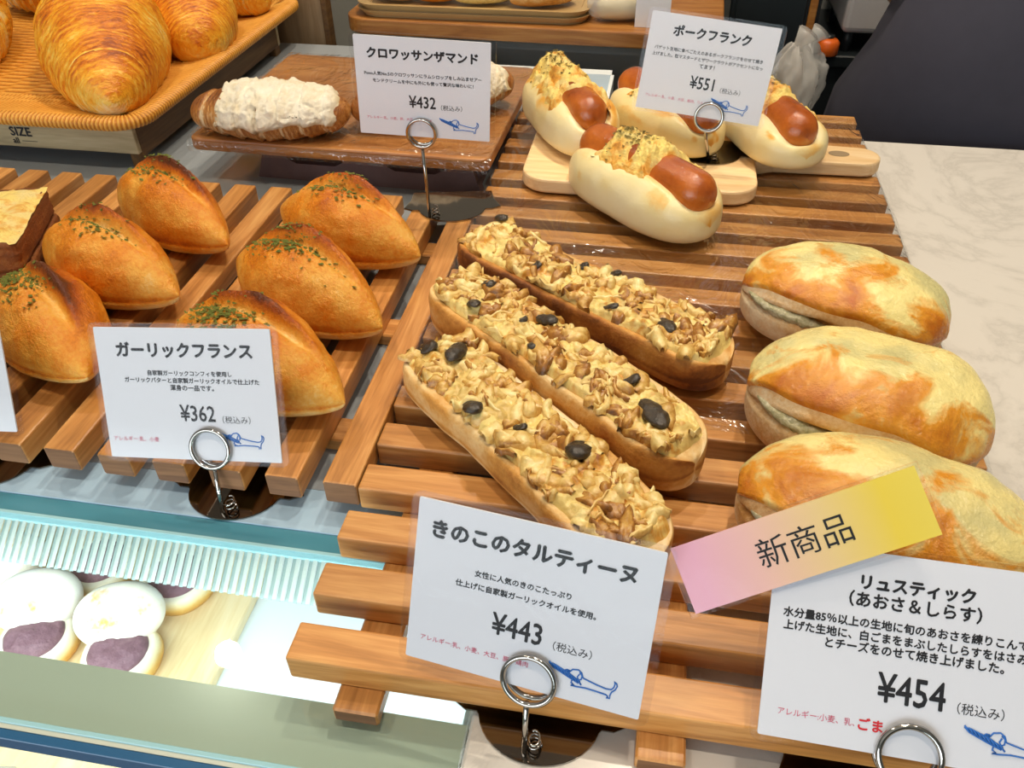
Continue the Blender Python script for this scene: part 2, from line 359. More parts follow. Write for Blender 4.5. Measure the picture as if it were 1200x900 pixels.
# ------------------------------------------------------------------ slatted trays
def slat_mesh(L, w=.56, h=.456):
    g = G(); return box(g, 0, L, 0, w, 0, h, .035, 0, 1, 2)
def slat_tray(name, label, loc, rz, L, n, pitch, rails, ext=.34):
    t = thing(name, label, 'tray', loc, rz)
    first = obj('slat', slat_mesh(L), [M['slat'], M['slat_end']], t, smooth=False, loc=(0, 0, .264))
    for i in range(1, n):
        c = first.copy(); COL.objects.link(c); c.parent = t; c.location = Vector((0, i*pitch, .264))*U
    tot = (n-1)*pitch+.56
    for x in rails:
        g = G(); box(g, 0, tot+2*ext, -.3, .3, 0, .264, .03, 0, 1, 1)
        r = obj('rail', g, [M['slat'], M['slat_end']], t, smooth=False, loc=(x, -ext, 0)); r.rotation_euler = (0, 0, PI/2)
    return t
slat_tray('slatted_tray', 'long wooden slatted tray with slats running crosswise under the tartines and cheese rolls', (0, 0, 0), 0, 9.72, 20, 1.0, (.98, 4.82, 8.7))
slat_tray('slatted_tray', 'wooden slatted tray under the garlic breads with slats running away from the viewer', (-.03, 3.04, 0), 90, 9.66, 20, .965, (1.7, 4.82, 8.0), -.06)
TOP = .72

# plastic wrap stretched over the big tray
def film(u, v):
    x = -.05+u*10.35; y = 5.2+v*14.2
    z = TOP+.008+.03*abs(nz(x, y, 0, .6, 3))+.02*abs(nz(x*1.2+y*.4, y*.4, 0, 1.3, 5))
    if x > 9.76:
        d = x-9.76; z = max(.02, z-1.1*d-.1+.12*nz(x, y, 0, .9, 8)) if d > .02 else z
        x = 9.76+d*.75+.12*nz(0, y, 0, .5, 2)*d
    return x, y, z, .5
tag(obj('plastic_wrap', patch(film, 70, 90), M['film']), 'clear wrinkled plastic wrap stretched over the big slatted tray', 'plastic wrap')

# ------------------------------------------------------------------ garlic breads
def flakes(fn, n, c, sd, seed, size=(.018, .045)):
    rnd = random.Random(seed); g = G()
    for _ in range(n):
        s = max(-.85, min(.85, rnd.gauss(c[0], sd[0]))); a = rnd.gauss(c[1], sd[1])
        x, y, z, _t = fn(s, a); r = rnd.uniform(*size); b = rnd.uniform(0, PI); z += .012
        q = [(x+r*math.cos(b+k)*(1.6 if k in (0, PI) else .6), y+r*math.sin(b+k), z+rnd.uniform(0, .03)) for k in (0, 1.2, PI, PI+1.2)]
        g.add(q, [(0, 1, 2, 3)])
    return g
def garlic(label, x, y, rot, L, Wd, H, seed, burn=.0, herb=(0., PI/2), nh=200, side=1):
    t = thing('garlic_bread', label, 'bread', (x, y, TOP), rot, 'garlic breads on the slatted tray')
    def fn(s, a):
        k = max(0, 1-abs(s)**1.8)**(1/1.15); ca, sa = math.cos(a), math.sin(a)
        yy = sg(ca)*abs(ca)**.9; yv = .5*Wd*k*yy
        z = H*.36+(H*.64*k*sa if sa > 0 else -H*.36*k**.6*abs(sa)**.6)
        env = max(0, 1-(s/.72)**2); yc = side*(.12+.18*s); up = sst(.05, .5, sa)
        gr = math.exp(-((yy-yc)/.13)**2)*env*up; rd = math.exp(-((yy-yc-side*.22)/.12)**2)*env*up; flap = sst(0, .3, side*(yy-yc))*sst(.9, .45, side*(yy-yc))*env*up
        z += -.20*gr+.15*rd+.09*flap
        cr = math.exp(-((sa+.10)/.07)**2)*(1 if ca < .2 else .4)*sst(-.9, -.3, s)
        yv *= 1-.055*cr
        n = fb(s*L/2, yv, z, .8, seed)+.45*fb(s*L/2, yv, z, 3.2, seed+9); yv *= 1+.05*n; z += .06*n*k*(1 if sa > 0 else .2)
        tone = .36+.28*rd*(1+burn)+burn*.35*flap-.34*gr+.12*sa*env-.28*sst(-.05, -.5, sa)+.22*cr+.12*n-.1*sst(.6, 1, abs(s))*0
        return s*L/2, yv, max(z, .01), tone
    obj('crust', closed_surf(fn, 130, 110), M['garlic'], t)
    tag(obj('parsley', flakes(fn, nh, herb, (.22, .22), seed), M['herb'], t), 'scattered green parsley flakes', kind='stuff')
garlic('garlic bread in the rear row with a scorched ridge, below the croissant basket', -6.52, 9.93, -31, 4.35, 1.7, 1.64, 1, .9, (-.1, 1.5), 140)
garlic('garlic bread with a pale crease along its side, second row, behind the scorched parsley loaf', -6.65, 7.57, -22, 4.11, 1.8, 1.66, 2, .3, (-.05, 1.55), 110)
garlic('scorched garlic bread scattered with parsley, partly behind the 362 yen card', -6.70, 5.57, -40, 4.0, 1.95, 1.5, 3, 1.0, (-.25, 1.75), 260)
garlic('rearmost golden garlic bread with crumbly pale top, in front of the almond croissant board', -2.34, 9.78, -23, 4.0, 1.85, 1.62, 4, .1, (-.05, 1.55), 170)
garlic('golden garlic bread with a broad stripe of parsley, middle of the row beside the tartines', -2.36, 7.33, -27, 4.08, 1.86, 1.66, 5, .2, (-.1, 1.6), 260)
garlic('garlic bread with a dense green dot of parsley, directly behind the 362 yen card', -2.43, 5.11, -24, 4.13, 1.94, 1.66, 6, .5, (-.2, 1.75), 260)

# ------------------------------------------------------------------ cheese rustic rolls
def rustic(label, x, y, rot, L, Wd, H, seed):
    t = thing('cheese_roll', label, 'bread', (x, y, TOP+.01), rot, 'cheese-topped rustic rolls')
    def base(s, a, cut=True):
        k = max(0, 1-abs(s)**2.6)**.5; ca, sa = math.cos(a), math.sin(a)
        yv = .5*Wd*k*sg(ca)*abs(ca)**.85
        z = H*.40+(H*.60*k**.9*abs(sa)**.85 if sa > 0 else -H*.40*k**.5*abs(sa)**.6)
        n = fb(s*L/2, yv, z, .7, seed); q = 1+.05*n
        gr = 0
        if cut and ca < .35:
            gr = math.exp(-((sa-.22+.1*s)/.085)**2)*sst(.15, -.15, s)*sst(.35, 0, ca)
        return s*L/2*(1-.06*gr), yv*q*(1-.24*gr), max(.01, z*q), .42-.2*sst(.1, -.5, sa)+.3*n+.25*gr
    obj('roll', closed_surf(base, 80, 80), M['rustic'], t)
    # melted cheese draped over the top: the border tucks into the crust
    def ch(u, v):
        s = -.985+1.97*u
        lo = .42-.18*u+.10*nz(u*5, seed, 0, 1, seed)-.45*sst(.62, .95, u)      # rear edge angle
        hi = PI-.50+.12*nz(u*6, 3, 0, 1, seed)+.55*sst(.55, .85, u)-.30*sst(.5, .0, u)
        a = lo-.35+(hi-lo+.35)*v; s2 = math.sin(PI/2*s); s2 = max(-.995, min(.995, s2))
        xx, yy, zz, _ = base(s2, a, False)
        e = min(u*12, (1-u)*12, v*14, (1-v)*14); off = -.05+.13*sst(0, 1, e)+.035*fb(xx, yy, zz, 1.6, seed+2)*sst(0, 1, e)
        d = Vector((xx*.45, yy, (zz-.3*H)*1.2)); d.normalize()
        return xx+d.x*off, yy+d.y*off, zz+d.z*off, .5+.5*sst(.45, .9, v)-.35*sst(.4, .1, v)
    obj('melted_cheese', patch(ch, 70, 60), M['cheese'], t)
    g = G(); rnd = random.Random(seed); V = []
    def fl(s, a):
        s1 = -.48+.42*s; k = max(0, 1-abs(s1)**2.6)**.5; r = .13*math.sqrt(max(0, 1-s*s))*(1+.4*fb(s*3, math.cos(a), math.sin(a), 2.5, seed))
        return s1*L/2, -.5*Wd*k*.86+r*math.cos(a), H*.53-.06*H*s1+r*.8*math.sin(a), .5
    obj('seaweed_filling', closed_surf(fl, 40, 14), M['filling'], t)
rustic('rearmost cheese roll with greenish bubbled cheese, nearest to the sausage buns', 7.75, 8.33, -14, 3.65, 2.5, 1.5, 11)
rustic('cheese roll with a split side showing filling, middle of the row beside the marble', 7.68, 5.27, -10, 3.6, 2.6, 1.7, 12)
rustic('cheese roll half hidden behind the pink and yellow new-product tag', 7.6, 2.95, -8, 3.9, 2.35, 1.5, 13)

# ------------------------------------------------------------------ cutting board and sausage buns
t = thing('cutting_board', 'pale wooden cutting board with round-ended handle under the sausage buns', 'cutting board', (0, 0, TOP+.05))
out = rrect(.85, 6.6, 13.25, 17.8, .7, 8)
hand = [(6.55, 15.0), (7.1, 15.25), (9.1, 15.32)]+[(9.25+.5*math.sin(PI*k/8), 15.85-.53*math.cos(PI*k/8)) for k in range(9)]+[(9.1, 16.38), (7.1, 16.45), (6.55, 16.75)]
bm_g = G(); prism(bm_g, out, 0, .36)
b_ = obj('board', bm_g, M['board'], t, smooth=False); bv = b_.modifiers.new('bevel', 'BEVEL'); bv.width = .06*U; bv.segments = 2; bv.limit_method = 'ANGLE'
g = G(); prism(g, hand, 0, .36); h_ = obj('handle', g, M['board'], t, smooth=False); bv = h_.modifiers.new('bevel', 'BEVEL'); bv.width = .06*U; bv.segments = 2; bv.limit_method = 'ANGLE'
g = G(); prism(g, [(8.72+.26*math.cos(2*PI*k/20), 15.86+.17*math.sin(2*PI*k/20)) for k in range(20)], .34, .368); obj('handle_hole', g, plain('hole_wood', '#8E7A5C', .7), t, smooth=False)
BT = TOP+.05+.36

def sausage_bun(label, x, y, z, rot, L, Wd, H, seed, c0=-.52, c1=.40, tilt=0, sl=.92, lo=-.80):
    t = thing('sausage_bun', label, 'bread', (x, y, z), rot, 'sausage buns')
    t.rotation_euler = (0, math.radians(tilt), math.radians(rot))
    r = .235*Wd; zc = H*.76
    def top(s, yy):
        k = max(0, 1-abs(s)**3.4)**.5
        if k < 1e-3: return H*.4
        ca = min(1, (abs(yy)/k)**(1/.9)) if k > 0 else 1
        z_ = H*.38+H*.62*k**.8*math.sqrt(max(0, 1-ca*ca))**.8
        return z_-.36*H*math.exp(-(yy/.36)**2)*sst(1.0, .8, abs(s))*(1-.0)
    def fn(s, a):
        k = max(0, 1-abs(s)**3.4)**.5; ca, sa = math.cos(a), math.sin(a); yy = sg(ca)*abs(ca)**.9*k
        if sa > 0: z_ = top(s, yy) if k > .02 else H*.38
        else: z_ = H*.38*(1-k**.5*abs(sa)**.6)
        n = fb(s*L/2, yy, z_, .8, seed); q = 1+.045*n
        return s*L/2*(1+.02*n), .5*Wd*yy*q, max(.01, z_*q), .30+.2*n+.26*sst(.75, 1, abs(s))*sst(.0, .6, sa)+(.42 if yy > 0 else .22)*sst(.25, .8, sa)*sst(.45, .8, abs(yy))+.25*sst(.1, .5, fb(s*L/2, yy*2, z_, 1.1, seed+7))*sst(-.2, .4, sa)
    obj('bun', closed_surf(fn, 80, 72), M['bun'], t)
    def sau(s, a):
        l = L*sl/2; xx = s*l; d = l-abs(xx); rr = r*(1 if d > r else math.sqrt(max(0, 1-((r-d)/r)**2)))
        rr *= 1+.02*fb(xx, a, 0, 1.3, seed); bend = .10*(1-(s)**2)
        return xx, rr*math.cos(a), zc+bend*.6+rr*math.sin(a)*.97, .5+.25*math.sin(a)+.15*nz(xx, a, 0, 1, seed)
    obj('sausage', closed_surf(sau, 60, 40), M['sausage'], t)
    def ch(u, v):
        s = c0+(c1+.34*sst(.66, .86, v)-c0)*u+.10*nz(v*4, u*2, 0, 1.3, seed)*(1 if .1 < v < .9 else .6); yy = lo+(.90-lo)*v
        yy += .04*nz(u*5, v, 0, 1.0, seed+1)
        k = max(0, 1-abs(s)**3.4)**.5; yb = yy*k
        zb = top(s, yb); yr = yb*Wd/2; bend = .06*(1-(s/sl)**2)
        if abs(yr) < r*.98: zb = max(zb, zc+bend+math.sqrt(r*r-yr*yr)*.97)
        e = min(u*7, (1-u)*7, v*5, (1-v)*5); w_ = sst(0, 1, e)
        off = -.08+.19*w_+.16*fb(s*L/2, yr, 0, 2.0, seed+3)*w_*w_+.09*fb(s*L/2, yr, 0, 6, seed+5, 3)*w_*w_
        return s*L/2, yr+.05*nz(s*L, yr, 0, 3, seed), zb+off, .5+.3*fb(s*L, yr*2, 0, .8, seed+4)+.25*(1-w_)
    obj('baked_cheese', patch(ch, 120, 90), M['hotdog_cheese'], t)
    rnd = random.Random(seed); g = G()
    for _ in range(130):
        u, v = rnd.gauss(.35, .18), rnd.gauss(.5, .16)
        if not (.02 < u < .98 and .02 < v < .98): continue
        xx, yy, zz, _t = ch(u, v); q = rnd.uniform(.02, .05); b = rnd.uniform(0, PI)
        g.add([(xx+q*math.cos(b+k)*(1.6 if j % 2 else .7), yy+q*math.sin(b+k), zz+.02+rnd.uniform(0, .03)) for j, k in enumerate((0, 1.3, PI, PI+1.3))], [(0, 1, 2, 3)])
    tag(obj('herbs', g, plain('brown_herbs', '#6A5A20', .8), t), 'flecks of dried herbs', kind='stuff')
sausage_bun('sausage bun lying on the slats in front of the cutting board, both sausage ends showing', 3.87, 12.65, TOP+.02, -45, 4.3, 2.15, 1.5, 21, -.50, .38, 0, .96)
sausage_bun('sausage bun on the end of the cutting board nearest the almond croissants', 1.75, 16.1, BT, -64, 4.2, 2.0, 1.4, 22, -.9, .45, 0, .88, -.93)
sausage_bun('sausage bun mostly hidden behind the 551 yen card', 4.23, 16.27, BT, -52, 3.9, 1.95, 1.25, 23, -.45, .40, 0, .96, -.9)
sausage_bun('sausage bun beside the handle of the cutting board', 6.92, 16.05, BT, -66, 3.7, 2.1, 1.2, 24, -.9, .28, 0, .92, -.9)

# ------------------------------------------------------------------ mushroom tartines
def tartine(label, p0, p1, Wd, H, seed, darks, brown=.15):
    a_, b_ = Vector(p0), Vector(p1); c = (a_+b_)/2; L = (b_-a_).length; rot = math.degrees(math.atan2((b_-a_).y, (b_-a_).x))
    t = thing('mushroom_tartine', label, 'bread', (c.x, c.y, TOP+.015), rot, 'mushroom tartines')
    def wid(s): return (max(0, 1-abs(s)**9)**.5)*(1+.05*nz(s*3, 0, 0, 1, seed))
    def fn(s, a):
        k = wid(s); ca, sa = math.cos(a), math.sin(a); yy = sg(ca)*abs(ca)**.75
        if sa > 0:
            z_ = H*(.80+.10*math.exp(-((abs(yy)-.9)/.14)**2)); z_ = H*.5+(z_-H*.5)*min(1, sa**.3*1.05)
        else: z_ = H*.5*(1-abs(sa)**.7)
        n = fb(s*L/2, yy, z_, .9, seed)
        z_ = H*.5+(z_-H*.5)*k**.35
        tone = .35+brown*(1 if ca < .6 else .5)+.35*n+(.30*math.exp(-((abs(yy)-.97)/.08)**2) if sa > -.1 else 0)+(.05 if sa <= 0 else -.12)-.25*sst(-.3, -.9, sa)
        return s*L/2, .5*Wd*k*yy*(1+.05*n)+.05*math.sin(s*3+seed), max(.01, z_*(1+.04*n)), tone
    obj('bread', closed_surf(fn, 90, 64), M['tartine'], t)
    def ht(x, yv):
        a_ = fb(x, yv, 0, 1.6, seed+2); b_ = abs(fb(x, yv, 0, 3.6, seed+3, 3)); return H*.86+.12*a_+.13*b_
    def ch(u, v):
        s = -.965+1.93*u; yy = (-1+2*v)*.86*(1+.10*nz(u*9, v, 0, 1.6, seed+1)); k = wid(s); yv = .5*Wd*k*yy+.05*math.sin(s*3+seed); x = s*L/2
        e = min(u*25, (1-u)*25, v*9, (1-v)*9); w_ = sst(0, 1, e)
        return x, yv, (H*.70)*(1-w_)+w_*(ht(x, yv)+.06), .38+.35*fb(x, yv, 0, 1.2, seed+4)+.5*abs(fb(x, yv, 0, 3.6, seed+3, 3))*w_+.15*(1-w_)
    obj('cheese', patch(ch, 220, 70), M['tart_cheese'], t)
    rnd = random.Random(seed); g = G()
    for _ in range(100):       # limp strips of mushroom and onion lying half sunk in the cheese
        s = rnd.uniform(-.94, .94); x = s*L/2; yv = .5*Wd*rnd.uniform(-.80, .80)*wid(s); ln = rnd.uniform(.22, .62); b = rnd.uniform(0, 2*PI); cv = rnd.uniform(-1.1, 1.1)
        hw = rnd.choice((.03, .05, .08, .12, .15)); tone = rnd.choice((.1, .25, .4, .5, .62, .8)); lift = rnd.uniform(-.01, .05); ph = rnd.uniform(0, 6)
        V = []; T = []; nk = 9
        for k in range(nk):
            q = k/(nk-1)-.5; cx_, cy_ = q*ln, cv*q*q*ln
            for w_, dz in ((-1, -.06), (-.75, .01), (0, .03), (.75, .01), (1, -.06)):
                px, py = cx_-cv*q*w_*hw, cy_+w_*hw*(1-1.2*q*q*q*q*8); xx, yy = x+math.cos(b)*px-math.sin(b)*py, yv+math.sin(b)*px+math.cos(b)*py
                yy = max(-.43*Wd, min(.43*Wd, yy)); xx = max(-.465*L, min(.465*L, xx))
                V.append((xx, yy, ht(xx, yy)+.06+dz*(1 if hw < .05 else 1.3)+lift*(1-4*q*q)+.02*math.sin(q*9+ph))); T.append(tone*.75+(.16 if abs(w_) > .7 else 0)+(.12 if abs(q) > .45 else 0))
        g.add(V, [(k*5+m_, (k+1)*5+m_, (k+1)*5+m_+1, k*5+m_+1) for k in range(nk-1) for m_ in range(4)], 0, T)
    for _ in range(26):        # slices of mushroom cap with darker rims
        s = rnd.uniform(-.88, .88); x = s*L/2; yv = .5*Wd*rnd.uniform(-.62, .62); r_ = rnd.uniform(.14, .30); b = rnd.uniform(0, PI); sk = rnd.uniform(.4, .7); tl = rnd.uniform(-.2, .2); tone = rnd.choice((.2, .35, .5, .62)); z0 = ht(x, yv)
        V = [(x, yv, z0+.12)]; n_ = 16; ph = rnd.uniform(0, 6)
        for ring, dz in ((.55, .12), (.9, .09), (1.05, -.06)):
            for k in range(n_):
                a = 2*PI*k/n_; rr = r_*ring*(1+.20*math.sin(2*a+ph)+.10*math.sin(5*a+ph)); q = (rr*math.cos(a), rr*sk*math.sin(a))
                xx, yy = x+q[0]*math.cos(b)-q[1]*math.sin(b), yv+q[0]*math.sin(b)+q[1]*math.cos(b); V.append((xx, yy, z0+dz+tl*q[0]+.04*math.sin(3*a+ph)))
        F = [(0, 1+k, 1+(k+1) % n_) for k in range(n_)]+[(1+o_+k, 1+o_+n_+k, 1+o_+n_+(k+1) % n_, 1+o_+(k+1) % n_) for o_ in (0, n_) for k in range(n_)]
        g.add(V, F, 0, [tone]+[tone]*n_+[tone+.18]*n_+[tone+.32]*n_)
    tag(obj('mushroom_topping', g, M['mushroom'], t), 'strips and slices of cooked mushroom and onion', kind='stuff')
    for i, (s, yy, r_, el) in enumerate(darks):
        x, yv = s*L/2, yy*Wd/2; z_ = ht(x, yv)+.10
        def dk(q, a):
            w_ = r_*math.sqrt(max(0, 1-q*q))*(1+.25*fb(q*2, math.cos(a), math.sin(a), 1.6, seed+i)); return q*r_*el, w_*math.cos(a), .55*w_*math.sin(a)+.05*math.sin(q*2), .5+.4*fb(q*3, math.cos(a), math.sin(a), 2, seed)
        d = obj('dark_mushroom', closed_surf(dk, 22, 22), M['dark_mushroom'], t, loc=(x, yv, z_)); d.rotation_euler = (0, 0, rnd.uniform(-1, 1))
tartine('rearmost mushroom tartine, closest to the sausage bun on the slats', (.35, 9.8), (5.6, 6.2), 1.56, 1.0, 31, [(-.86, .7, .13, 1.6), (-.12, .5, .10, 1.4), (-.3, -.4, .10, 1.2), (.08, .75, .1, 1.5), (.62, -.15, .15, 2.), (.3, -.5, .1, 1.6)], .34)
tartine('middle mushroom tartine with a large dark mushroom slice at its near end', (.3, 7.85), (5.1, 3.68), 1.46, 1.12, 32, [(-.66, .35, .14, 1.3), (-.25, -.1, .10, 1.3), (-.18, .45, .14, 1.7), (-.05, -.45, .11, 1.4), (.48, .35, .11, 1.4), (.72, -.05, .19, 2.1), (-.55, -.5, .12, 1.6)])
tartine('front mushroom tartine with a pale floury side, behind the 443 yen card', (.4, 5.9), (4.62, 1.88), 1.55, .88, 33, [(-.88, -.2, .14, 1.3), (-.72, .15, .17, 1.9), (-.25, -.62, .16, 1.3), (.32, .35, .2, 1.2), (.02, -.2, .09, 1.4)], -.06)

# ------------------------------------------------------------------ crate, basket, croissants
t = thing('wooden_crate', 'pale wooden crate with printed lettering under the croissant basket', 'crate', (-10.1, 14.5, 0))
g = G(); box(g, -13.0, 0, 0, .18, .46, 1.24, .02); fbd = obj('front_board', g, M['crate'], t, smooth=False)
g = G(); box(g, -.18, .0, .18, 10.1, .3, 1.24, .02); obj('side_board', g, M['crate_dark'], t, smooth=False)
g = G(); box(g, -13.0, -12.82, .18, 10.1, .3, 1.24, .02); obj('side_board', g, M['crate_dark'], t, smooth=False)
g = G(); box(g, -13.0, 0, 10.1, 10.28, .3, 1.24, .02); obj('rear_board', g, M['crate'], t, smooth=False)
for x_, y_ in ((-.3, .02), (-12.95, .02), (-.3, 9.8), (-12.95, 9.8)):
    g = G(); box(g, x_, x_+.28, y_, y_+.42, 0, 1.2, .02); obj('corner_post', g, M['crate_dark'], t, smooth=False)
def text_geo(body, bold=0., spacing=1.):
    cu = bpy.data.curves.new('t', 'FONT'); cu.body = body; cu.size = 1; cu.offset = bold; cu.space_character = spacing; cu.resolution_u = 2; cu.align_x = 'LEFT'
    o = bpy.data.objects.new('t', cu); COL.objects.link(o); dg = bpy.context.evaluated_depsgraph_get(); dg.update()
    me = bpy.data.meshes.new_from_object(o.evaluated_get(dg)); V = [tuple(v.co) for v in me.vertices]; F = [tuple(p.vertices) for p in me.polygons]
    bpy.data.objects.remove(o); bpy.data.curves.remove(cu); bpy.data.meshes.remove(me)
    return V, F
def text(g, body, cx, cy, width=None, height=None, bold=0., align='c', yoff=-.016, sx=1., slant=0.):
    """writing on an XZ plane facing -y: centred on (cx, cy), scaled to width or to height (of the em)"""
    V, F = text_geo(body); xs = [v[0] for v in V]; ys = [v[1] for v in V]; x0, x1 = min(xs), max(xs); ym = .36
    k = (width/(x1-x0)/sx) if width else height
    ox = {'c': (x0+x1)/2, 'l': x0, 'r': x1}[align]
    for i, (dx, dy) in enumerate([(0, 0)]+([(bold, 0), (-bold, 0), (0, bold), (0, -bold)] if bold > .015 else [(bold*.7, 0), (-bold*.7, 0)] if bold else [])):
        g.add([(cx+((v[0]+dx-ox)*sx+slant*(v[1]-ym))*k, yoff-.0004*i, cy+(v[1]+dy-ym)*k) for v in V], F)
    return k
g = G(); text(g, 'SIZE', -3.15, .93, height=.36, bold=.03, align='r', yoff=-.012); text(g, 'all', -3.62, .66, height=.24, bold=.02, align='r', yoff=-.012); box(g, -3.52, -3.05, -.012, -.008, .64, .655, 0)
obj('printed_lettering', g, M['ink'], fbd, smooth=False)

t = thing('wicker_basket', 'shallow woven wicker basket tray holding the croissants', 'basket', (0, 0, 1.27))
OUT = rrect(-22.5, -9.55, 14.0, 26.5, 1.0, 14)
def resample(P, d):
    Q = []; P = [Vector((*p, 0)) for p in P]; P.append(P[0]); acc = 0.
    for a, b in zip(P, P[1:]):
        l = (b-a).length; n = max(1, round(l/d))
        for k in range(n): Q.append(a.lerp(b, k/n))
    return Q
loop = resample(OUT, .028); NL = len(loop); prof = [(-.06, .02), (.0, .10), (.0, .22), (-.10, .30), (-.30, .32), (-.5, .26), (-.95, .15), (-1.5, .07), (-2.1, .06)]
V = []; T = []; cen = Vector((-16.0, 20.2, 0)); arc = 0
for i, p in enumerate(loop):
    d = loop[(i+1) % NL]-loop[i-1]; nrm = Vector((d.y, -d.x, 0)).normalized()
    arc += (loop[i]-loop[i-1]).length if i else 0
    for j, (o_, z_) in enumerate(prof):
        w_ = .5+.5*math.sin(arc*2*PI/.125+(0 if j < 5 else 0)); amp = .03 if j < 6 else .035
        q = p+nrm*(o_+amp*(w_-.5)*(1 if j < 4 else 0)); V.append((q.x, q.y, z_+amp*w_*(1 if j >= 2 else 0))); T.append(.25+.5*w_)
n = len(prof); F = [(i*n+j, ((i+1) % NL)*n+j, ((i+1) % NL)*n+j+1, i*n+j+1) for i in range(NL) for j in range(n-1)]
g = G(); g.add(V, F, 0, T); obj('rim', g, M['wicker'], t)
def fl(u, v):
    x, y = -21.5+11.2*u, 14.9+10.8*v; w_ = .5+.5*math.sin(y*2*PI/.30+PI*(math.floor(x/.8) % 2)); return x, y, .045+.05*w_, .2+.5*w_
obj('woven_floor', patch(fl, 56, 200), M['wicker'], t)

def croissant(name, label, A, B, R, seed, mats, bend=.0, seg=5.0, ends=(.3, .3), group=None, flat=.85, cream=False, pw=1.9):
    A, B = Vector(A), Vector(B); c = (A+B)/2; d = B-A; L = d.length; rz = math.atan2(d.y, d.x); ry = -math.asin(d.z/L)
    t = thing(name, label, 'croissant', c, 0, group); t.rotation_euler = (0, ry, rz)
    def fn(s, a):
        e0 = ends[0] if s < 0 else ends[1]
        r = R*(e0+(1-e0)*max(0, 1-abs(s)**pw)**.85)*(1 if abs(s) < .86 else math.sqrt(max(0, 1-((abs(s)-.86)/.14)**2)))
        ph = abs(s)*seg+.16*math.cos(a-.6)*(1-.3*abs(s))+.10*nz(s*3, math.cos(a), math.sin(a), 1, seed); fr = ph-math.floor(ph)
        lip = (1-fr)**1.5
        r *= 1+.10*(lip-.4)*sst(1., .85, abs(s))
        n = fb(s*L/2, r*math.cos(a), r*math.sin(a), .8, seed); r *= 1+.04*n
        y = r*math.cos(a)+bend*s*s; z = r*math.sin(a)*flat
        if z < -R*.55: z = -R*.55-.1*(z+R*.55)*-1*.3
        return s*L/2, y, z, .50+.16*math.sin(a)-.36*(fr > .78)*sst(.95, .8, abs(s))-.05*lip+.10*sst(.75, .4, fr)*math.sin(a)+.25*n+.12*math.sin(2*PI*ph*4.2+7*n+1.5*math.sin(a*2+seed))*(.5+abs(nz(s*4, a, 0, 1.5, seed))*1.6)*sst(.98, .8, abs(s))
    obj('pastry', closed_surf(fn, 360 if R > 1.05 else 200, 90), mats[0], t)
    if cream:
        def cr(u, v):
            s = -.62+1.56*u+.12*nz(v*5, 0, 0, 1, seed); s = max(-.98, min(.98, s)); a = -.25+(PI+.55)*v
            a += .35*nz(u*7, 1, 0, 1, seed)*(1 if v < .15 or v > .85 else .2)
            x, y, z, _ = fn(s, a); e = min(u*10, (1-u)*10, v*10, (1-v)*10); w_ = sst(0, 1, e)
            off = -.06+.13*w_+.10*abs(fb(x, y, z, 1.8, seed+1))*w_+.05*fb(x, y, z, 6, seed+2, 3)*w_; dd = Vector((0, y-bend*s*s, z)).normalized()
            return x, y+dd.y*off, z+dd.z*off, .62-.5*(1-w_)+.25*fb(x, y, z, 3, seed+8)
        obj('almond_cream', patch(cr, 120, 90), mats[1], t)
    return t
MC = [M['croissant']]
GC = 'croissants in the wicker basket'
croissant('croissant', 'large croissant at the front of the basket, its blunt tip over the rim', (-10.35, 14.4, 1.95), (-15.2, 22.2, 2.7), 1.8, 41, MC, 0, 6.5, (.24, .3), GC, .92, pw=1.7)
croissant('croissant', 'croissant with a pale rounded tip lying beside the long basket rim', (-10.2, 19.3, 1.9), (-13.0, 24.0, 2.35), 1.36, 42, MC, 0, 6, (.42, .3), GC, .9)
croissant('croissant', 'croissant cut off by the picture edge, beside the large front one', (-17.0, 15.3, 2.1), (-19.2, 21.5, 2.5), 1.55, 43, MC, 0, 6, (.4, .3), GC, .9)
croissant('croissant', 'croissant at the back of the basket with only its tip over the rim', (-10.1, 24.3, 1.95), (-14.0, 25.7, 2.2), .95, 44, MC, 0, 5, (.4, .3), GC, .9)
croissant('croissant', 'croissant at the back of the basket behind the large front one', (-15.6, 23.9, 2.1), (-20.6, 24.2, 2.2), 1.15, 45, MC, 0, 6, (.35, .3), GC, .9)

t = thing('wooden_partition', 'tall brown wooden partition behind the croissant crate', 'panel', (-9.0, 25.2, 0))
g = G(); box(g, -16, 0, 1.4, 1.75, -25, 12, .03); obj('board', g, M['panel'], t, smooth=False)
g = G(); box(g, -.0, .22, 1.3, 1.85, -25, 12, .02); obj('edge_strip', g, M['crate_dark'], t, smooth=False)

# ------------------------------------------------------------------ almond croissants on their board
t = thing('cutting_board', 'brown wooden board wrapped in clear film under the almond croissants', 'cutting board', (-8.15, 13.95, .97), -1.5)
g = G(); prism(g, rrect(0, 8.15, 0, 6.9, .25, 5), 0, .34); o = obj('board', g, M['almond_board'], t, smooth=False); bv = o.modifiers.new('bevel', 'BEVEL'); bv.width = .05*U; bv.segments = 2; bv.limit_method = 'ANGLE'
def wf_(u, v):
    x = -.04+8.23*u; yy = -.06+7.02*v; z_ = .36+.015*abs(nz(x, yy, 0, 1.2, 4)); y_ = yy
    if v < .04: z_ = -.02+.38*(v/.04); y_ = -.06-.015*nz(x, v*30, 0, 1.5, 2)
    return x, y_, z_, .5
obj('wrap_film', patch(wf_, 60, 75), M['film'], t)
t = thing('pulp_carton', 'purplish brown moulded pulp carton propping up the almond croissant board', 'carton', (-6.7, 14.6, 0), -1.5)
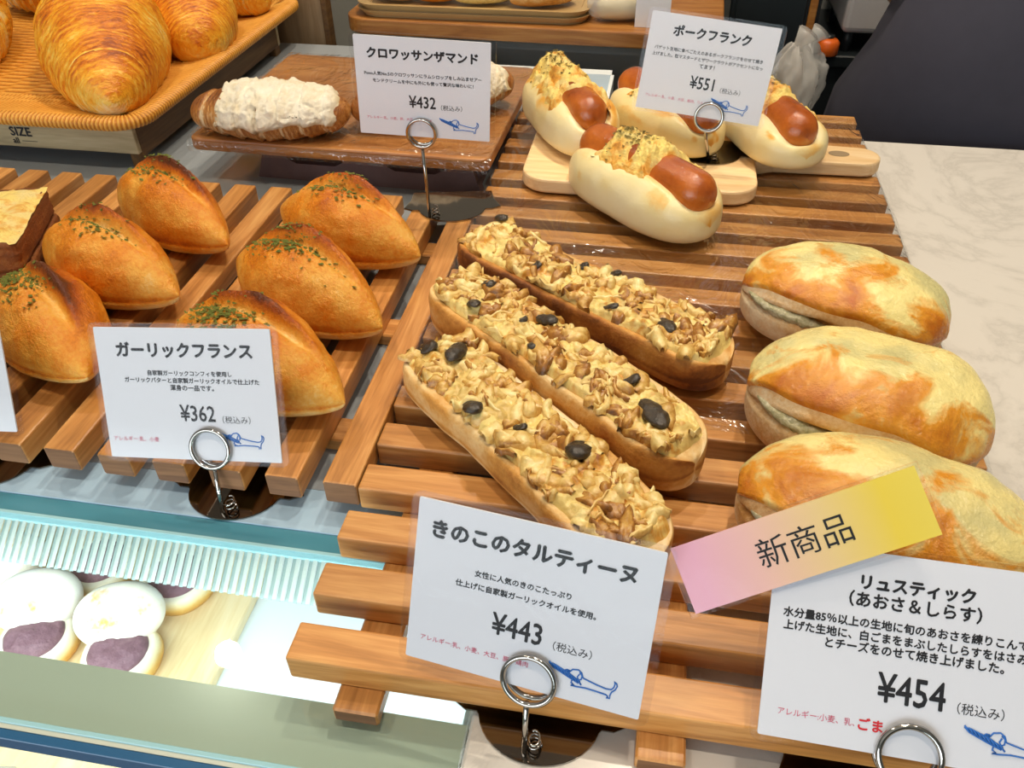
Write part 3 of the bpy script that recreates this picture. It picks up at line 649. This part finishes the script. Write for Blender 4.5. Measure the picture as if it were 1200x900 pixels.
def carton_face(g):
    # front wall with two scooped openings under the rim, built as an outline extruded in depth
    P = [(0, 0), (.35, .95)]
    for cx in (1.75, 4.55):
        P += [(cx-.95, .95), (cx-.78, .60), (cx-.55, .48), (cx+.55, .48), (cx+.78, .60), (cx+.95, .95)]
    P += [(6.05, .95), (6.35, 0)]; n = len(P)
    for y0, y1 in ((0, .35), (4.6, 4.95)):
        V = [(x, y0, z) for x, z in P]+[(x, y1, z) for x, z in P]
        g.add(V, [tuple(range(n)), tuple(range(n, 2*n))[::-1]]+[(i, n+i, n+(i+1) % n, (i+1) % n) for i in range(n)])
    box(g, .1, .5, .2, 4.8, 0, .9, .05); box(g, 5.85, 6.25, .2, 4.8, 0, .9, .05); box(g, 2.95, 3.35, .2, 4.8, 0, .9, .05)
g = G(); carton_face(g); obj('shell', g, M['carton'], t, smooth=False)
MA = [M['almond_crust'], M['almond_cream']]
croissant('almond_croissant', 'almond croissant thick with white sugared cream, beside the wicker basket', (-8.15, 14.55, 1.83), (-3.85, 14.8, 1.9), 1.02, 51, MA, 0, 4, (.4, .4), 'almond croissants on the brown board', .66, True)
croissant('almond_croissant', 'sugared almond croissant partly hidden behind the 432 yen card', (-3.9, 15.0, 1.83), (-.05, 17.7, 1.95), .95, 52, MA, 0, 4, (.4, .4), 'almond croissants on the brown board', .7, True)

# ------------------------------------------------------------------ cheese toast at the left end of the garlic tray
t = thing('cheese_toast', 'thick toasted sandwich with browned cheese at the end of the garlic bread tray', 'sandwich', (-9.1, 9.6, TOP+.01), 20)
def slab(x0, x1, y0, y1, z0, z1, seed, topmat=False):
    def f_(s, a):
        k = max(0, 1-abs(s)**14)**.5; ca, sa = math.cos(a), math.sin(a); q = max(abs(ca), abs(sa)); yy, zz = ca/q*min(1, 1), sa/q
        n = fb(s*2, yy, zz, 2, seed); return (x0+x1)/2+(x1-x0)/2*s*(1+.02*n), (y0+y1)/2+(y1-y0)/2*yy*(k*.1+.9)*(1+.015*n), (z0+z1)/2+(z1-z0)/2*zz*(k*.3+.7)*(1+.04*n), .5+.3*n
    return closed_surf(f_, 40, 48)
obj('lower_slice', slab(-3.2, 0, -2.6, 0, 0, .62, 61), M['toast_crust'], t); obj('upper_slice', slab(-3.2, -.02, -2.6, -.02, .60, 1.22, 62), M['toast_crust'], t)
obj('baked_cheese', patch(lambda u, v: (-3.18+3.17*u, -2.58+2.56*v, 1.20+.12*sst(0, 1, min(u*8, 8-8*u, v*8, 8-8*v))+.05*fb(u*6, v*6, 0, 1, 5), .5+.4*fb(u*5, v*5, 0, 1, 9)), 40, 36), M['hotdog_cheese'], t)

# ------------------------------------------------------------------ price cards and their holders
CW, CH = 2.90, 2.118
def stroke(g, pts, r=.009): tube(g, [(x, -.018, z) for x, z in pts], r, 5)
def dog(cx, cz, k=1.):
    g = G(); P = lambda L: [(cx+x*k, cz+z*k) for x, z in L]
    # sketch of a dachshund carrying a baguette in its mouth
    stroke(g, P([(-.20, .10), (-.16, .15), (-.08, .165), (-.03, .13), (-.005, .06), (.05, .045), (.20, .01), (.33, -.01), (.40, .0), (.43, .04), (.44, .10), (.425, .13), (.46, .11), (.475, .07), (.455, .01), (.41, -.04), (.395, -.10), (.40, -.14), (.35, -.145), (.37, -.12), (.34, -.10), (.20, -.09), (.05, -.085), (-.08, -.10), (-.16, -.10), (-.115, -.085), (-.16, -.06), (-.15, -.02)]))
    stroke(g, P([(-.20, .10), (-.24, .095), (-.26, .115), (-.24, .125), (-.20, .115)]))
    stroke(g, P([(-.06, .13), (-.02, .09), (-.025, .03), (-.06, .01), (-.085, .05), (-.06, .10)]))
    n = 9
    for i in range(n):
        q = i/(n-1); x, z = -.48+.42*q, .15-.17*q; stroke(g, P([(x-.02, z+.035), (x+.045, z-.035)]), .012*k)
    stroke(g, P([(-.50, .165), (-.42, .155), (-.20, .075), (-.04, -.01), (-.06, -.04), (-.22, .02), (-.44, .11), (-.50, .165)]), .010*k)
    return g
def price_card(label, rv, c, writing, dogpos=None, thin=.0):
    a = Vector(rv); t = thing('price_card', label, 'price card', c, 0); t.rotation_mode = 'QUATERNION'; t.rotation_quaternion = Quaternion(a.normalized(), a.length)
    g = G(); prism(g, rrect(-CW/2, CW/2, -CH/2, CH/2, .02, 2), -.012, .012); g.v = [(x, z, y) for x, y, z in g.v]; g.f = [q[::-1] for q in g.f]; pa = obj('paper', g, M['paper'], t, smooth=False)
    g = G(); prism(g, rrect(-CW/2-.09, CW/2+.11, -CH/2-.07, CH/2+.07, .12, 5), -.03, .03); g.v = [(x, z, y) for x, y, z in g.v]; g.f = [q[::-1] for q in g.f]; obj('laminate', g, M['laminate'], t, smooth=False)
    for name, mat, rows in writing:
        g = G()
        for body, u, v, w, bold, al in rows: text(g, body, (u-.5)*CW, (.5-v)*CH, width=w*CW, bold=bold, align=al, sx=.80 if body[0] == '¥' else 1.)
        obj(name, g, M[mat], pa, smooth=False)
    if dogpos: obj('dog_drawing', dog((dogpos[0]-.5)*CW, (.5-dogpos[1])*CH, dogpos[2]*.84), M['blue_pen'], pa)
    return t
TAX = '（税込み）'
def writing(title, desc, price, px, allergy, titles_w=.83, tv=.165, tb=.035, extra=None, pv=.65, av=.85, pw=.21, ux=.685, al=.06):
    R = [('title_lettering', 'ink', title), ('description_lettering', 'ink', desc), ('price_lettering', 'ink', [('¥'+price, px, pv, pw, .016, 'c')]), ('tax_note', 'ink', [(TAX, ux, pv+.045, .16, .0, 'c')]), ('allergy_note', 'red_ink', [(allergy[0], al, av, allergy[1], .004, 'l')])]
    return R+(extra or [])
price_card('white price card for mushroom tartines at 443 yen, in front of the tartines', (-.4351, .023, -.1359), (3.1, .349, 2.02),
    writing([('きのこのタルティーヌ', .485, .165, .83, .045, 'c')], [('女性に人気のきのこたっぷり', .465, .375, .40, .025, 'c'), ('仕上げに自家製ガーリックオイルを使用。', .48, .455, .585, .025, 'c')], '443', .465, ('アレルギー:乳、小麦、大豆、豚、鶏肉', .47), pv=.645, ux=.70), (.76, .86, 1.))
price_card('white price card for garlic bread at 362 yen, leaning before the garlic tray', (-.4215, -.0797, .0167), (-2.725, 3.45, 1.87),
    writing([('ガーリックフランス', .505, .165, .77, .045, 'c')], [('自家製ガーリックコンフィを使用し', .525, .335, .48, .025, 'c'), ('ガーリックバターと自家製ガーリックオイルで仕上げた', .53, .39, .77, .025, 'c'), ('渾身の一品です。', .53, .445, .25, .025, 'c')], '362', .545, ('アレルギー:乳、小麦', .27), pv=.635, ux=.765, pw=.20, av=.85, al=.03), (.78, .84, .95))
price_card('white price card for almond croissants at 432 yen, standing behind garlic breads', (-.0052, .0405, .0656), (-.975, 11.808, 3.722),
    writing([('クロワッサンザマンド', .5, .165, .81, .045, 'c')], [('Pono人気No.5のクロワッサンにラムシロップをしみ込ませアー', .5, .365, .87, .022, 'c'), ('モンドクリームを中にも外にも使って贅沢な味わいに！', .5, .435, .75, .022, 'c')], '432', .49, ('アレルギー:乳、小麦、卵、大豆、アーモンド', .50), pv=.63, ux=.71, pw=.20, av=.82), (.77, .86, 1.05))
price_card('white price card for pork sausage buns at 551 yen, standing on the pale board', (-.2319, .0901, -.0468), (5.046, 14.454, 3.56),
    writing([('ポークフランク', .49, .165, .60, .045, 'c')], [('バゲット生地に食べごたえのあるポークフランクをのせて焼き', .49, .35, .85, .022, 'c'), ('上げました。粒マスタードとザワークラウトがアクセントになっ', .49, .415, .87, .022, 'c'), ('てます！', .50, .48, .12, .022, 'c')], '551', .49, ('アレルギー:乳、小麦、大豆、豚肉、りんご', .50), pv=.65, ux=.72, pw=.19, av=.85), (.74, .86, 1.05))
price_card('white price card for seaweed and whitebait rolls at 454 yen, nearest the viewer', (-.7467, -.0014, -.0328), (7.211, .256, 2.191),
    writing([('リュスティック', .515, .155, .395, .045, 'c'), ('（あおさ＆しらす）', .51, .245, .46, .03, 'c')], [('水分量85％以上の生地に旬のあおさを練りこんで焼き', .515, .36, .93, .03, 'c'), ('上げた生地に、白ごまをまぶしたしらすをはさみ', .48, .425, .85, .03, 'c'), ('とチーズをのせて焼き上げました。', .52, .485, .62, .03, 'c')], '454', .525, ('アレルギー:小麦、乳、', .275), pv=.665, ux=.765, pw=.235, av=.865, extra=[('sesame_note', 'red_pen', [('ごま', .395, .865, .085, .03, 'c')])], al=.065), (.86, .86, 1.0))
price_card('blank edge of a white price card cut off beside the scorched garlic bread', (-.4215, -.0797, .0167), (-7.40, 3.55, 1.75), [])

def holder(label, foot, cc, rv, ring, shift=0., base_rz=0):
    t = thing('card_holder', label, 'card holder', foot, 0, 'wire price card holders')
    # mirror base plate with a rounded nose at the foot of the wire
    P = [(-1.15, .62), (-.95, .50), (-.80, .50)]+[(.78*math.cos(a), .58+.66*math.sin(a)) for a in [math.radians(190+160*k/16) for k in range(17)]]+[(.80, .50), (.95, .50), (1.15, .62), (1.0, 1.0), (.95, 1.42), (-.95, 1.42), (-1.0, 1.0)]
    g = G(); prism(g, P, 0, .035); b = obj('base_plate', g, M['plate'], t, smooth=False); b.rotation_euler = (0, 0, math.radians(base_rz)); b.location = Vector((shift, 0, 0))*U
    g = G(); prism(g, [(x*1.015, .6+(y-.6)*1.015) for x, y in P], .0, .022); obj('plate_edge', g, M['chrome'], b, smooth=False)
    Q = Quaternion(Vector(rv).normalized(), Vector(rv).length); F_ = Vector(foot); Cc = Vector(cc)
    rc = Vector(ring); r = .315; g = G()
    for yo in (-.075, .075): tube(g, [Q @ Vector((rc.x+r*math.sin(2*PI*k/40), yo, rc.z+r*math.cos(2*PI*k/40)))+Cc-F_ for k in range(40)], .036, 8, True)
    obj('clip_ring', g, M['chrome'], t)
    bot = Q @ Vector((rc.x, 0, rc.z-r-.03))+Cc-F_; st = Vector((0, .06, .03))
    g = G(); tube(g, [st, st.lerp(bot, .5)+Vector((0, 0, .0)), bot], .038, 8); obj('stem', g, M['chrome'], t)
    g = G(); tube(g, [(.12+.09*math.cos(2*PI*k/14*1.0)*(1-.01*k), .16+.09*math.sin(2*PI*k/14), .05+.006*k) for k in range(34)], .016, 6); obj('wire_coil', g, M['chrome'], t)
holder('wire holder gripping the 443 yen card, its mirror base on the marble', (3.16, -.43, 0), (3.1, .349, 2.02), (-.4351, .023, -.1359), (.13, 0, -.91), .12)
holder('wire holder gripping the 362 yen card, its mirror base on the case top', (-2.28, 2.69, 0), (-2.725, 3.45, 1.87), (-.4215, -.0797, .0167), (.30, 0, -.85))
holder('wire holder gripping the 432 yen card, standing where the two trays meet', (-1.02, 11.62, TOP+.01), (-.975, 11.808, 3.722), (-.0052, .0405, .0656), (-.07, 0, -.96), .55, 12)
holder('wire holder gripping the 551 yen card, standing on the pale cutting board', (5.43, 14.75, BT), (5.046, 14.454, 3.56), (-.2319, .0901, -.0468), (.29, 0, -1.03), .0, 0)
holder('wire holder gripping the 454 yen card, nearest the viewer', (7.35, -.9, 0), (7.211, .256, 2.191), (-.7467, -.0014, -.0328), (.10, 0, -1.01))
holder('wire holder gripping the card cut off by the picture edge', (-7.35, 2.69, 0), (-7.40, 3.55, 1.75), (-.4215, -.0797, .0167), (.2, 0, -.85), .55)

a = Vector((-.6689, -.4768, .0921)); t = thing('new_product_tag', 'pink to yellow laminated tag announcing a new product, over the 454 yen card', 'tag', (6.0113, .9364, 3.0488)); t.rotation_mode = 'QUATERNION'; t.rotation_quaternion = Quaternion(a.normalized(), a.length)
g = G(); box(g, -1.357, 1.357, -.012, .012, -.384, .384, 0); pa = obj('paper', g, M['tag_paper'], t, smooth=False)
g = G(); box(g, -1.42, 1.40, -.028, .028, -.42, .42, 0); obj('laminate', g, M['laminate'], t, smooth=False)
g = G(); text(g, '新商品', .02, 0, width=1.02, bold=.0); obj('lettering', g, M['ink'], pa, smooth=False)

# ------------------------------------------------------------------ inside the display case
t = thing('sandwich_board', 'pale wooden serving board inside the glass case under the bean sandwiches', 'board', (-4.5, .9, -7.0))
g = G(); box(g, -12, 0, 0, 6.2, 0, .3, .04); obj('board', g, wood('pale_case_board', '#D9BC88', '#E8D0A0', '#F0DDB6', .5, axis=1), t, smooth=False)
def bean_roll(label, x, y, z, rot, seed, lid=None):
    t = thing('bean_paste_roll', label, 'sandwich', (x, y, z), rot, 'bean paste rolls in the display case')
    def dome(R, H, seed, lo=.35):
        def f_(s, a):
            k = max(0, 1-s*s)**.5; n = fb(s, k*math.cos(a), k*math.sin(a), 1.3, seed); return 0, 0, 0, 0
        g = G(); N = 36; V = []; T = []
        pr = [(0, 0), (.75, 0), (.95, .12), (1.0, .35), (.97, .6), (.9, .8), (.8, .86), (0, .86)]
        for i, (r_, z_) in enumerate(pr):
            for k in range(N):
                a = 2*PI*k/N; q = 1+.03*nz(math.cos(a), math.sin(a), z_, 1.5, seed); V.append((R*r_*q*math.cos(a), R*r_*q*math.sin(a), H*z_)); T.append((.15, .3, .75, .85, .55, .25, .1, .05)[i])
        F = [(i*N+k, i*N+(k+1) % N, (i+1)*N+(k+1) % N, (i+1)*N+k) for i in range(len(pr)-1) for k in range(N)]; g.add(V, F, 0, T); return g
    obj('roll_base', dome(.9, .6, seed), M['sand_bun'], t)
    def an(s, a): 
        k = max(0, 1-s*s)**.5; n = fb(s*2, k*math.cos(a)*2, k*math.sin(a)*2, 1.2, seed); return .66*k*math.cos(a), .66*k*math.sin(a), .49+max(-.05, .30*s)+.06*n, .5
    obj('bean_paste', closed_surf(an, 26, 36), M['anko'], t)
    if lid:
        def ld(s, a):
            k = max(0, 1-abs(s)**2.2)**.5; ca, sa = math.cos(a), math.sin(a); yy = k*ca*.95; zz = .62*k**.8*max(0, sa)**.8 if sa > 0 else .08*k*sa; n = fb(s*2, yy*2, zz, .8, seed+3); return s*1.0, yy*.78, .85*zz*(1+.04*n), .25+.35*n+.25*sst(.2, .6, zz)
        o = obj('roll_lid', closed_surf(ld, 40, 40), M['lid'], t, loc=lid[:3]); o.rotation_euler = [math.radians(v) for v in lid[3:]]
Zs = -6.7
bean_roll('bean paste roll in the rear row, second from the end of the board', -8.45, 5.75, Zs, 0, 71)
bean_roll('bean paste roll in the rear row nearest the end of the board', -6.35, 5.65, Zs, 0, 72)
bean_roll('front bean paste roll with propped lid, second from the end of the board', -8.75, 3.55, Zs, 0, 73, (-.3, .75, .75, 35, 0, 22))
bean_roll('front bean paste roll with propped lid, nearest the end of the board', -6.65, 3.5, Zs, 0, 74, (-.3, .75, .75, 35, 0, 22))
bean_roll('bean paste roll at the picture edge with its pale lid closed', -10.75, 5.4, Zs, 0, 75, (0, 0, .55, 0, 0, 10))
t = thing('ticket_clip', 'clear plastic clip at the front edge of the case shelf', 'clip', (-8.0, .75, -7.0), 25)
g = G(); box(g, -.55, .55, -.18, .18, 0, .1, .03); obj('clip_base', g, M['bag'], t, smooth=False)
g = G(); tube(g, [(-.5, 0, .15), (-.2, .05, .42), (.2, -.05, .42), (.5, 0, .15)], .07, 8); obj('clip_arm', g, M['bag'], t)

# ------------------------------------------------------------------ behind the counter
t = thing('wooden_shelf_unit', 'wooden topped shelf with rounded corner behind the counter, carrying trays of bread', 'shelf', (0, 0, -25.1), -1.6)
SZ = 26.02
g = G(); prism(g, rrect(-8.9, 5.4, 26.0, 35, 1.0, 8), SZ-.56, SZ); o = obj('top', g, M['shelf'], t, smooth=False); bv = o.modifiers.new('bevel', 'BEVEL'); bv.width = .06*U; bv.segments = 2; bv.limit_method = 'ANGLE'
g = G(); box(g, -7.6, 5.2, 27.6, 34.6, 0, SZ-.56, .05); obj('cabinet', g, M['grey_cab'], t, smooth=False)
for i, dz in enumerate((0, .22)):
    t = thing('serving_tray', ('lower tan serving tray of the stack on the wooden shelf', 'upper tan serving tray holding breads on the wooden shelf')[i], 'tray', (-3.2, 29.1, 0.93+dz))
    for k, (o0, z0, z1, nm) in enumerate(((0, 0, .10, 'tray_floor'), (0, .08, .26, 'tray_rim'))):
        if k == 0: g = G(); prism(g, rrect(-4.3, 4.3, -2.6, 2.6, .8, 6), z0, z1)
        else:
            g = G(); A_ = rrect(-4.5, 4.5, -2.8, 2.8, .9, 6); B_ = rrect(-4.15, 4.15, -2.45, 2.45, .7, 6); n = len(A_)
            V = [(x, y, z1) for x, y in A_]+[(x, y, z1-.04) for x, y in B_]+[(x*.97, y*.96, z0) for x, y in A_]+[(x*.97, y*.96, z0-.03) for x, y in B_]
            g.add(V, [(i_, (i_+1) % n, n+(i_+1) % n, n+i_) for i_ in range(n)]+[(2*n+i_, 2*n+(i_+1) % n, (i_+1) % n, i_) for i_ in range(n)]+[(n+i_, n+(i_+1) % n, 3*n+(i_+1) % n, 3*n+i_) for i_ in range(n)])
        obj(nm, g, M['tray_gold'], t, smooth=False)
for i, (dx, L, m_, lb) in enumerate(((-3.0, 2.0, 'rustic', 'brown roll at the end of the upper serving tray'), (-1.5, 1.8, 'garlic', 'golden roll beside the brown one on the serving tray'), (.35, 2.4, 'cheese', 'pale greenish cheese roll on the serving tray'), (2.6, 2.6, 'tartine', 'long seedy brown roll on the serving tray'))):
    t = thing('bread_roll', lb, 'bread', (-3.2+dx, 27.6, 1.26), 8*i, 'rolls on the serving tray')
    def rl(s, a, L=L, i=i):
        k = max(0, 1-abs(s)**2.3)**.5; n = fb(s*2, math.cos(a), math.sin(a), 1, 80+i); z_ = .45+(.75*k*math.sin(a) if math.sin(a) > 0 else .42*k**.5*math.sin(a)); return s*L/2, .75*k*math.cos(a)*(1+.06*n), max(.01, z_), .5+.25*n
    obj('crust', closed_surf(rl, 36, 32), M[m_], t)
    if i == 0:
        def sc_(u, v):
            s = -.5+u; k = max(0, 1-abs(s)**2.3)**.5; a = 1.1+.9*v; return s*L/2, .75*k*math.cos(a)*1.03, .45+.78*k*math.sin(a)+.02, .1
        obj('score_mark', patch(sc_, 10, 4), M['rustic'], t)
    else:
        obj('flour_dust', flakes(rl, 40, (0, 1.4), (.3, .3), 90+i), M['lid'], t)['kind'] = 'stuff'
t = thing('wrapped_loaf', 'loaf in a clear bag on the wooden shelf beside the serving trays', 'bread', (2.45, 27.4, .93), 15)
def lf(s, a):
    k = max(0, 1-abs(s)**2.5)**.5; return s*1.0, .55*k*math.cos(a), .5+(.5*k*math.sin(a) if math.sin(a) > 0 else .49*k**.5*math.sin(a)), .3+.3*fb(s*2, math.cos(a), math.sin(a), 1, 9)
obj('loaf', closed_surf(lf, 30, 28), M['bun'], t)
def lb_(s, a):
    x, y, z, q = lf(s, a); n = fb(x, y, z, 2.2, 4); return x*1.3+.1*n, y*1.15, z*1.12+.01, .5
obj('bag', closed_surf(lb_, 40, 36), M['bag'], t)
t = thing('shelf_card', 'small blank white card standing on the wooden shelf', 'card', (3.55, 26.6, .93), 0)
g = G(); box(g, -.62, .62, -.02, .02, .0, 2.6, 0); obj('face', g, M['paper'], t, smooth=False)
g = G(); g.add([(-.5, .02, 2.2), (.5, .02, 2.2), (.5, 1.0, 0), (-.5, 1.0, 0)], [(0, 1, 2, 3)]); obj('stand_flap', g, M['paper'], t, smooth=False)

t = thing('dark_cabinet', 'tall dark steel cabinet behind the counter past the wooden shelf', 'cabinet', (6.7, 33, -25))
g = G(); box(g, 0, 3.7, 0, 7, 0, 60, .08); obj('body', g, M['dark'], t, smooth=False)
g = G(); box(g, .2, 3.1, -.15, 0, 6, 59, .05); obj('door', g, M['dark'], t, smooth=False)
g = G(); box(g, 3.2, 3.5, -.35, -.05, 4, 58, .04); obj('wooden_trim', g, M['shelf'], t, smooth=False)
t = thing('work_counter', 'dark work counter along the back wall behind the person', 'counter', (10.6, 33, -25))
g = G(); box(g, 0, 14, 0, 7, 0, 22.8, .05); obj('body', g, M['dark'], t, smooth=False)
g = G(); box(g, -.05, 14, -.2, 7, 22.8, 23.3, .05); obj('worktop', g, M['dark'], t, smooth=False)
t = thing('white_appliance', 'pale grey appliance on the dark work counter beside the person', 'appliance', (11.45, 33.2, -1.7))
g = G(); box(g, 0, 5, 0, 5, .8, 9, .25, seg=3); obj('housing', g, M['white_box'], t, smooth=False)
g = G(); box(g, .5, 4.5, -.06, .02, 5, 8, .03); obj('control_panel', g, M['white_box'], t, smooth=False)
for x_, y_ in ((.4, .4), (4.6, .4), (.4, 4.6), (4.6, 4.6)):
    g = G(); tube(g, [(x_, y_, 0), (x_, y_, .85)], .2, 10); obj('foot', g, M['dark'], t)
t = thing('side_table', 'low dark work table behind the counter carrying plastic bags', 'table', (5.8, 20.3, -25))
g = G(); box(g, 0, 3.6, 0, 5.2, 23.4, 24.0, .05); obj('tabletop', g, M['dark'], t, smooth=False)
for x_ in (.1, 3.1):
    for y_ in (.1, 4.7):
        g = G(); box(g, x_, x_+.4, y_, y_+.4, 0, 23.4, .03); obj('leg', g, M['dark'], t, smooth=False)
def bag(label, x, y, z, rx, ry, h, seed):
    t = thing('plastic_bag', label, 'plastic bag', (x, y, z), 0, 'crumpled plastic bags')
    def f_(s, a):
        q = (s+1)/2; k = (math.sin(PI*min(1, q*.92+.06)))**.6; n = fb(math.cos(a)*1.2, math.sin(a)*1.2, q*2, 1.3, seed, 4); w_ = 1+.35*n
        return rx*k*w_*math.cos(a), ry*k*w_*math.sin(a), max(.01, h*q+.2*n), .5
    obj('bag_body', closed_surf(f_, 50, 48), M['bag'], t)
    g = G(); tube(g, [(.1, 0, h*.86), (.05, .05, h*1.0), (.25, .0, h*1.12)], [.26, .16, .34], 12); obj('knot', g, M['bag'], t)
bag('crumpled clear plastic bag behind the sausage buns', 8.0, 21.4, -1.0, .85, .7, 3.1, 5)
bag('crumpled milky plastic bag between the bun board and the person', 8.75, 23.6, -1.0, .6, .6, 2.6, 8)
t = thing('orange_bottle', 'small orange plastic container on the dark counter, peeking out beside the person', 'container', (11.0, 33.0, -1.7))
g = G(); n = 20; pr = [(0, 0), (.42, 0), (.46, .06), (.46, .5), (.36, .62), (.2, .68), (0, .68)]
V = [(r*math.cos(2*PI*k/n), r*math.sin(2*PI*k/n), z) for r, z in pr for k in range(n)]
g.add(V, [(i*n+k, i*n+(k+1) % n, (i+1)*n+(k+1) % n, (i+1)*n+k) for i in range(len(pr)-1) for k in range(n)]); obj('bottle_body', g, M['orange'], t)
g = G(); tube(g, [(0, 0, .66), (0, 0, .8)], .2, 16); obj('cap', g, M['dark'], t)

# ------------------------------------------------------------------ the person behind the counter
def person():
    t = thing('person', 'person in dark navy work clothes standing close behind the counter', 'person', (15.9, 23.6, -25), 0)
    J = {}; E_ = []; Rr = {}
    def j(n, p, r, par=None):
        J[n] = Vector(p); Rr[n] = r
        if par: E_.append((par, n))
    j('pelvis', (0, 0, 23.5), (3.9, 2.5)); j('waist', (-.1, .1, 28), (3.3, 2.2), 'pelvis'); j('chest', (-.2, .1, 33.5), (3.8, 2.5), 'waist'); j('upper', (-.2, .2, 36.5), (3.0, 1.9), 'chest')
    j('neck', (-.2, .3, 38.6), (1.35, 1.35), 'upper'); j('head0', (-.2, .7, 40.6), (2.0, 2.3), 'neck'); j('head1', (-.2, .7, 43.2), (2.05, 2.5), 'head0'); j('head2', (-.2, .6, 44.8), (1.4, 1.6), 'head1')
    for sx_, n in ((-1, 'l'), (1, 'r')):
        j('sh'+n, (sx_*4.6-.2, .2, 36.2), (1.5, 1.5), 'upper'); j('el'+n, (sx_*4.2, .2, 29.2), (1.15, 1.15), 'sh'+n); j('wr'+n, (sx_*3.6, 4.6, 27.2), (.8, .8), 'el'+n); j('pa'+n, (sx_*3.2, 6.0, 27.2), (.95, .5), 'wr'+n)
        for k in range(4):
            j('f%d'%k+n, (sx_*(3.8-.42*k), 7.2, 27.1), (.24, .24), 'pa'+n); j('g%d'%k+n, (sx_*(3.8-.42*k), 8.0+(.2 if k in (1, 2) else 0), 26.6), (.21, .21), 'f%d'%k+n)
        j('t0'+n, (sx_*2.3, 5.9, 27.0), (.28, .28), 'pa'+n); j('t1'+n, (sx_*1.9, 6.8, 26.8), (.23, .23), 't0'+n)
        j('hip'+n, (sx_*1.9, 0, 21.5), (2.2, 2.2), 'pelvis'); j('kn'+n, (sx_*2.0, .1, 12), (1.55, 1.6), 'hip'+n); j('an'+n, (sx_*2.0, -.1, 2.2), (.95, 1.0), 'kn'+n); j('to'+n, (sx_*2.2, 2.6, .8), (.9, .7), 'an'+n)
    names = list(J); me = bpy.data.meshes.new('body'); me.from_pydata([J[n]*U for n in names], [(names.index(a), names.index(b)) for a, b in E_], []); me.materials.append(M['skin'])
    b = bpy.data.objects.new('body', me); COL.objects.link(b); b.parent = t
    md = b.modifiers.new('skin', 'SKIN'); sv = me.skin_vertices[0].data
    for i, n in enumerate(names): sv[i].radius = (Rr[n][0]*U, Rr[n][1]*U); sv[i].use_root = (n == 'pelvis')
    md.use_smooth_shade = True; sb = b.modifiers.new('sub', 'SUBSURF'); sb.levels = 1; sb.render_levels = 2
    def loft(name, rings, mat, n=40, wr=.12, seed=1):
        V = []
        for cx, cy, cz, rx, ry in rings:
            for k in range(n):
                a = 2*PI*k/n; q = 1+wr*nz(math.cos(a)*1.5, math.sin(a)*1.5, cz*.15, 1.2, seed); V.append((cx+rx*q*math.cos(a), cy+ry*q*math.sin(a), cz))
        g = G(); g.add(V, [(i*n+k, i*n+(k+1) % n, (i+1)*n+(k+1) % n, (i+1)*n+k) for i in range(len(rings)-1) for k in range(n)]); o = obj(name, g, mat, t); return o
    loft('shirt', [(0, 0, 22, 5.3, 3.2), (0, 0, 24.5, 5.2, 3.2), (-.1, .1, 28, 4.4, 2.9), (-.2, .1, 32, 4.6, 3.1), (-.2, .1, 35, 4.7, 2.9), (-.2, .2, 37, 3.9, 2.3), (-.2, .3, 38.2, 1.8, 1.7)], M['navy'])
    loft('apron', [(0, 0, 12, 5.9, 3.7), (0, 0, 18, 5.8, 3.6), (0, 0, 22, 6.3, 3.5), (0, 0, 25, 6.1, 3.45), (0, 0, 26.5, 5.5, 3.3), (0, 0, 29.2, 4.6, 3.1), (0, .0, 29.3, 4.5, 3.0)], M['navy2'], seed=4)
    loft('trousers', [(-2, 0, 2, 1.3, 1.4), (-2, .1, 12, 1.9, 2.0), (-1.9, 0, 21.5, 2.7, 2.6)], M['trouser'], 24); loft('trousers', [(2, 0, 2, 1.3, 1.4), (2, .1, 12, 1.9, 2.0), (1.9, 0, 21.5, 2.7, 2.6)], M['trouser'], 24)
    for sx_ in (-1, 1):
        g = G(); tube(g, [(sx_*4.3, .2, 36.4), (sx_*4.4, .2, 33.5), (sx_*4.25, .2, 29.8), (sx_*4.0, 1.8, 28.6)], [1.6, 1.5, 1.35, 1.2], 20); obj('sleeve', g, M['navy'], t)
        def shoe(s, a, sx_=sx_):
            k = max(0, 1-abs(s)**3)**.5; return sx_*2.1+1.15*k*math.cos(a), 1.0+s*2.9, max(.02, .8+(.9*k*math.sin(a)*(1-.3*s) if math.sin(a) > 0 else .78*math.sin(a)*k**.4)), .5
        obj('shoe', closed_surf(shoe, 24, 24), M['shoe'], t)
    def hr(s, a):
        k = max(0, 1-s*s)**.5; y = -.1+2.75*k*math.sin(a); return -.2+2.35*k*math.cos(a), y+.4, 42.9+(2.7 if s > 0 else 3.2)*s+(.8 if y > 1.4 else 0)*(1-s), .5
    obj('hair', closed_surf(hr, 30, 30), M['hair'], t)
    # face looks away from the camera (towards +y)
    for sx_ in (-.75, .75):
        g = G(); tube(g, [(sx_-.2, 3.05, 42.2), (sx_-.2, 3.15, 42.2)], .22, 12); obj('eye', g, M['ink'], t)
        g = G(); tube(g, [(sx_*2.9-.2, .6, 41.4), (sx_*3.05-.2, .5, 42.0), (sx_*2.9-.2, .6, 42.7)], .3, 8); obj('ear', g, M['skin'], t)
    g = G(); tube(g, [(-.2, 2.9, 42.3), (-.2, 3.5, 41.5), (-.2, 3.0, 41.2)], [.15, .32, .25], 10); obj('nose', g, M['skin'], t)
    g = G(); tube(g, [(-.75, 2.95, 40.5), (-.2, 3.1, 40.45), (.35, 2.95, 40.5)], [.06, .14, .06], 8); obj('mouth', g, plain('lips', '#B06A60', .5), t)
person()
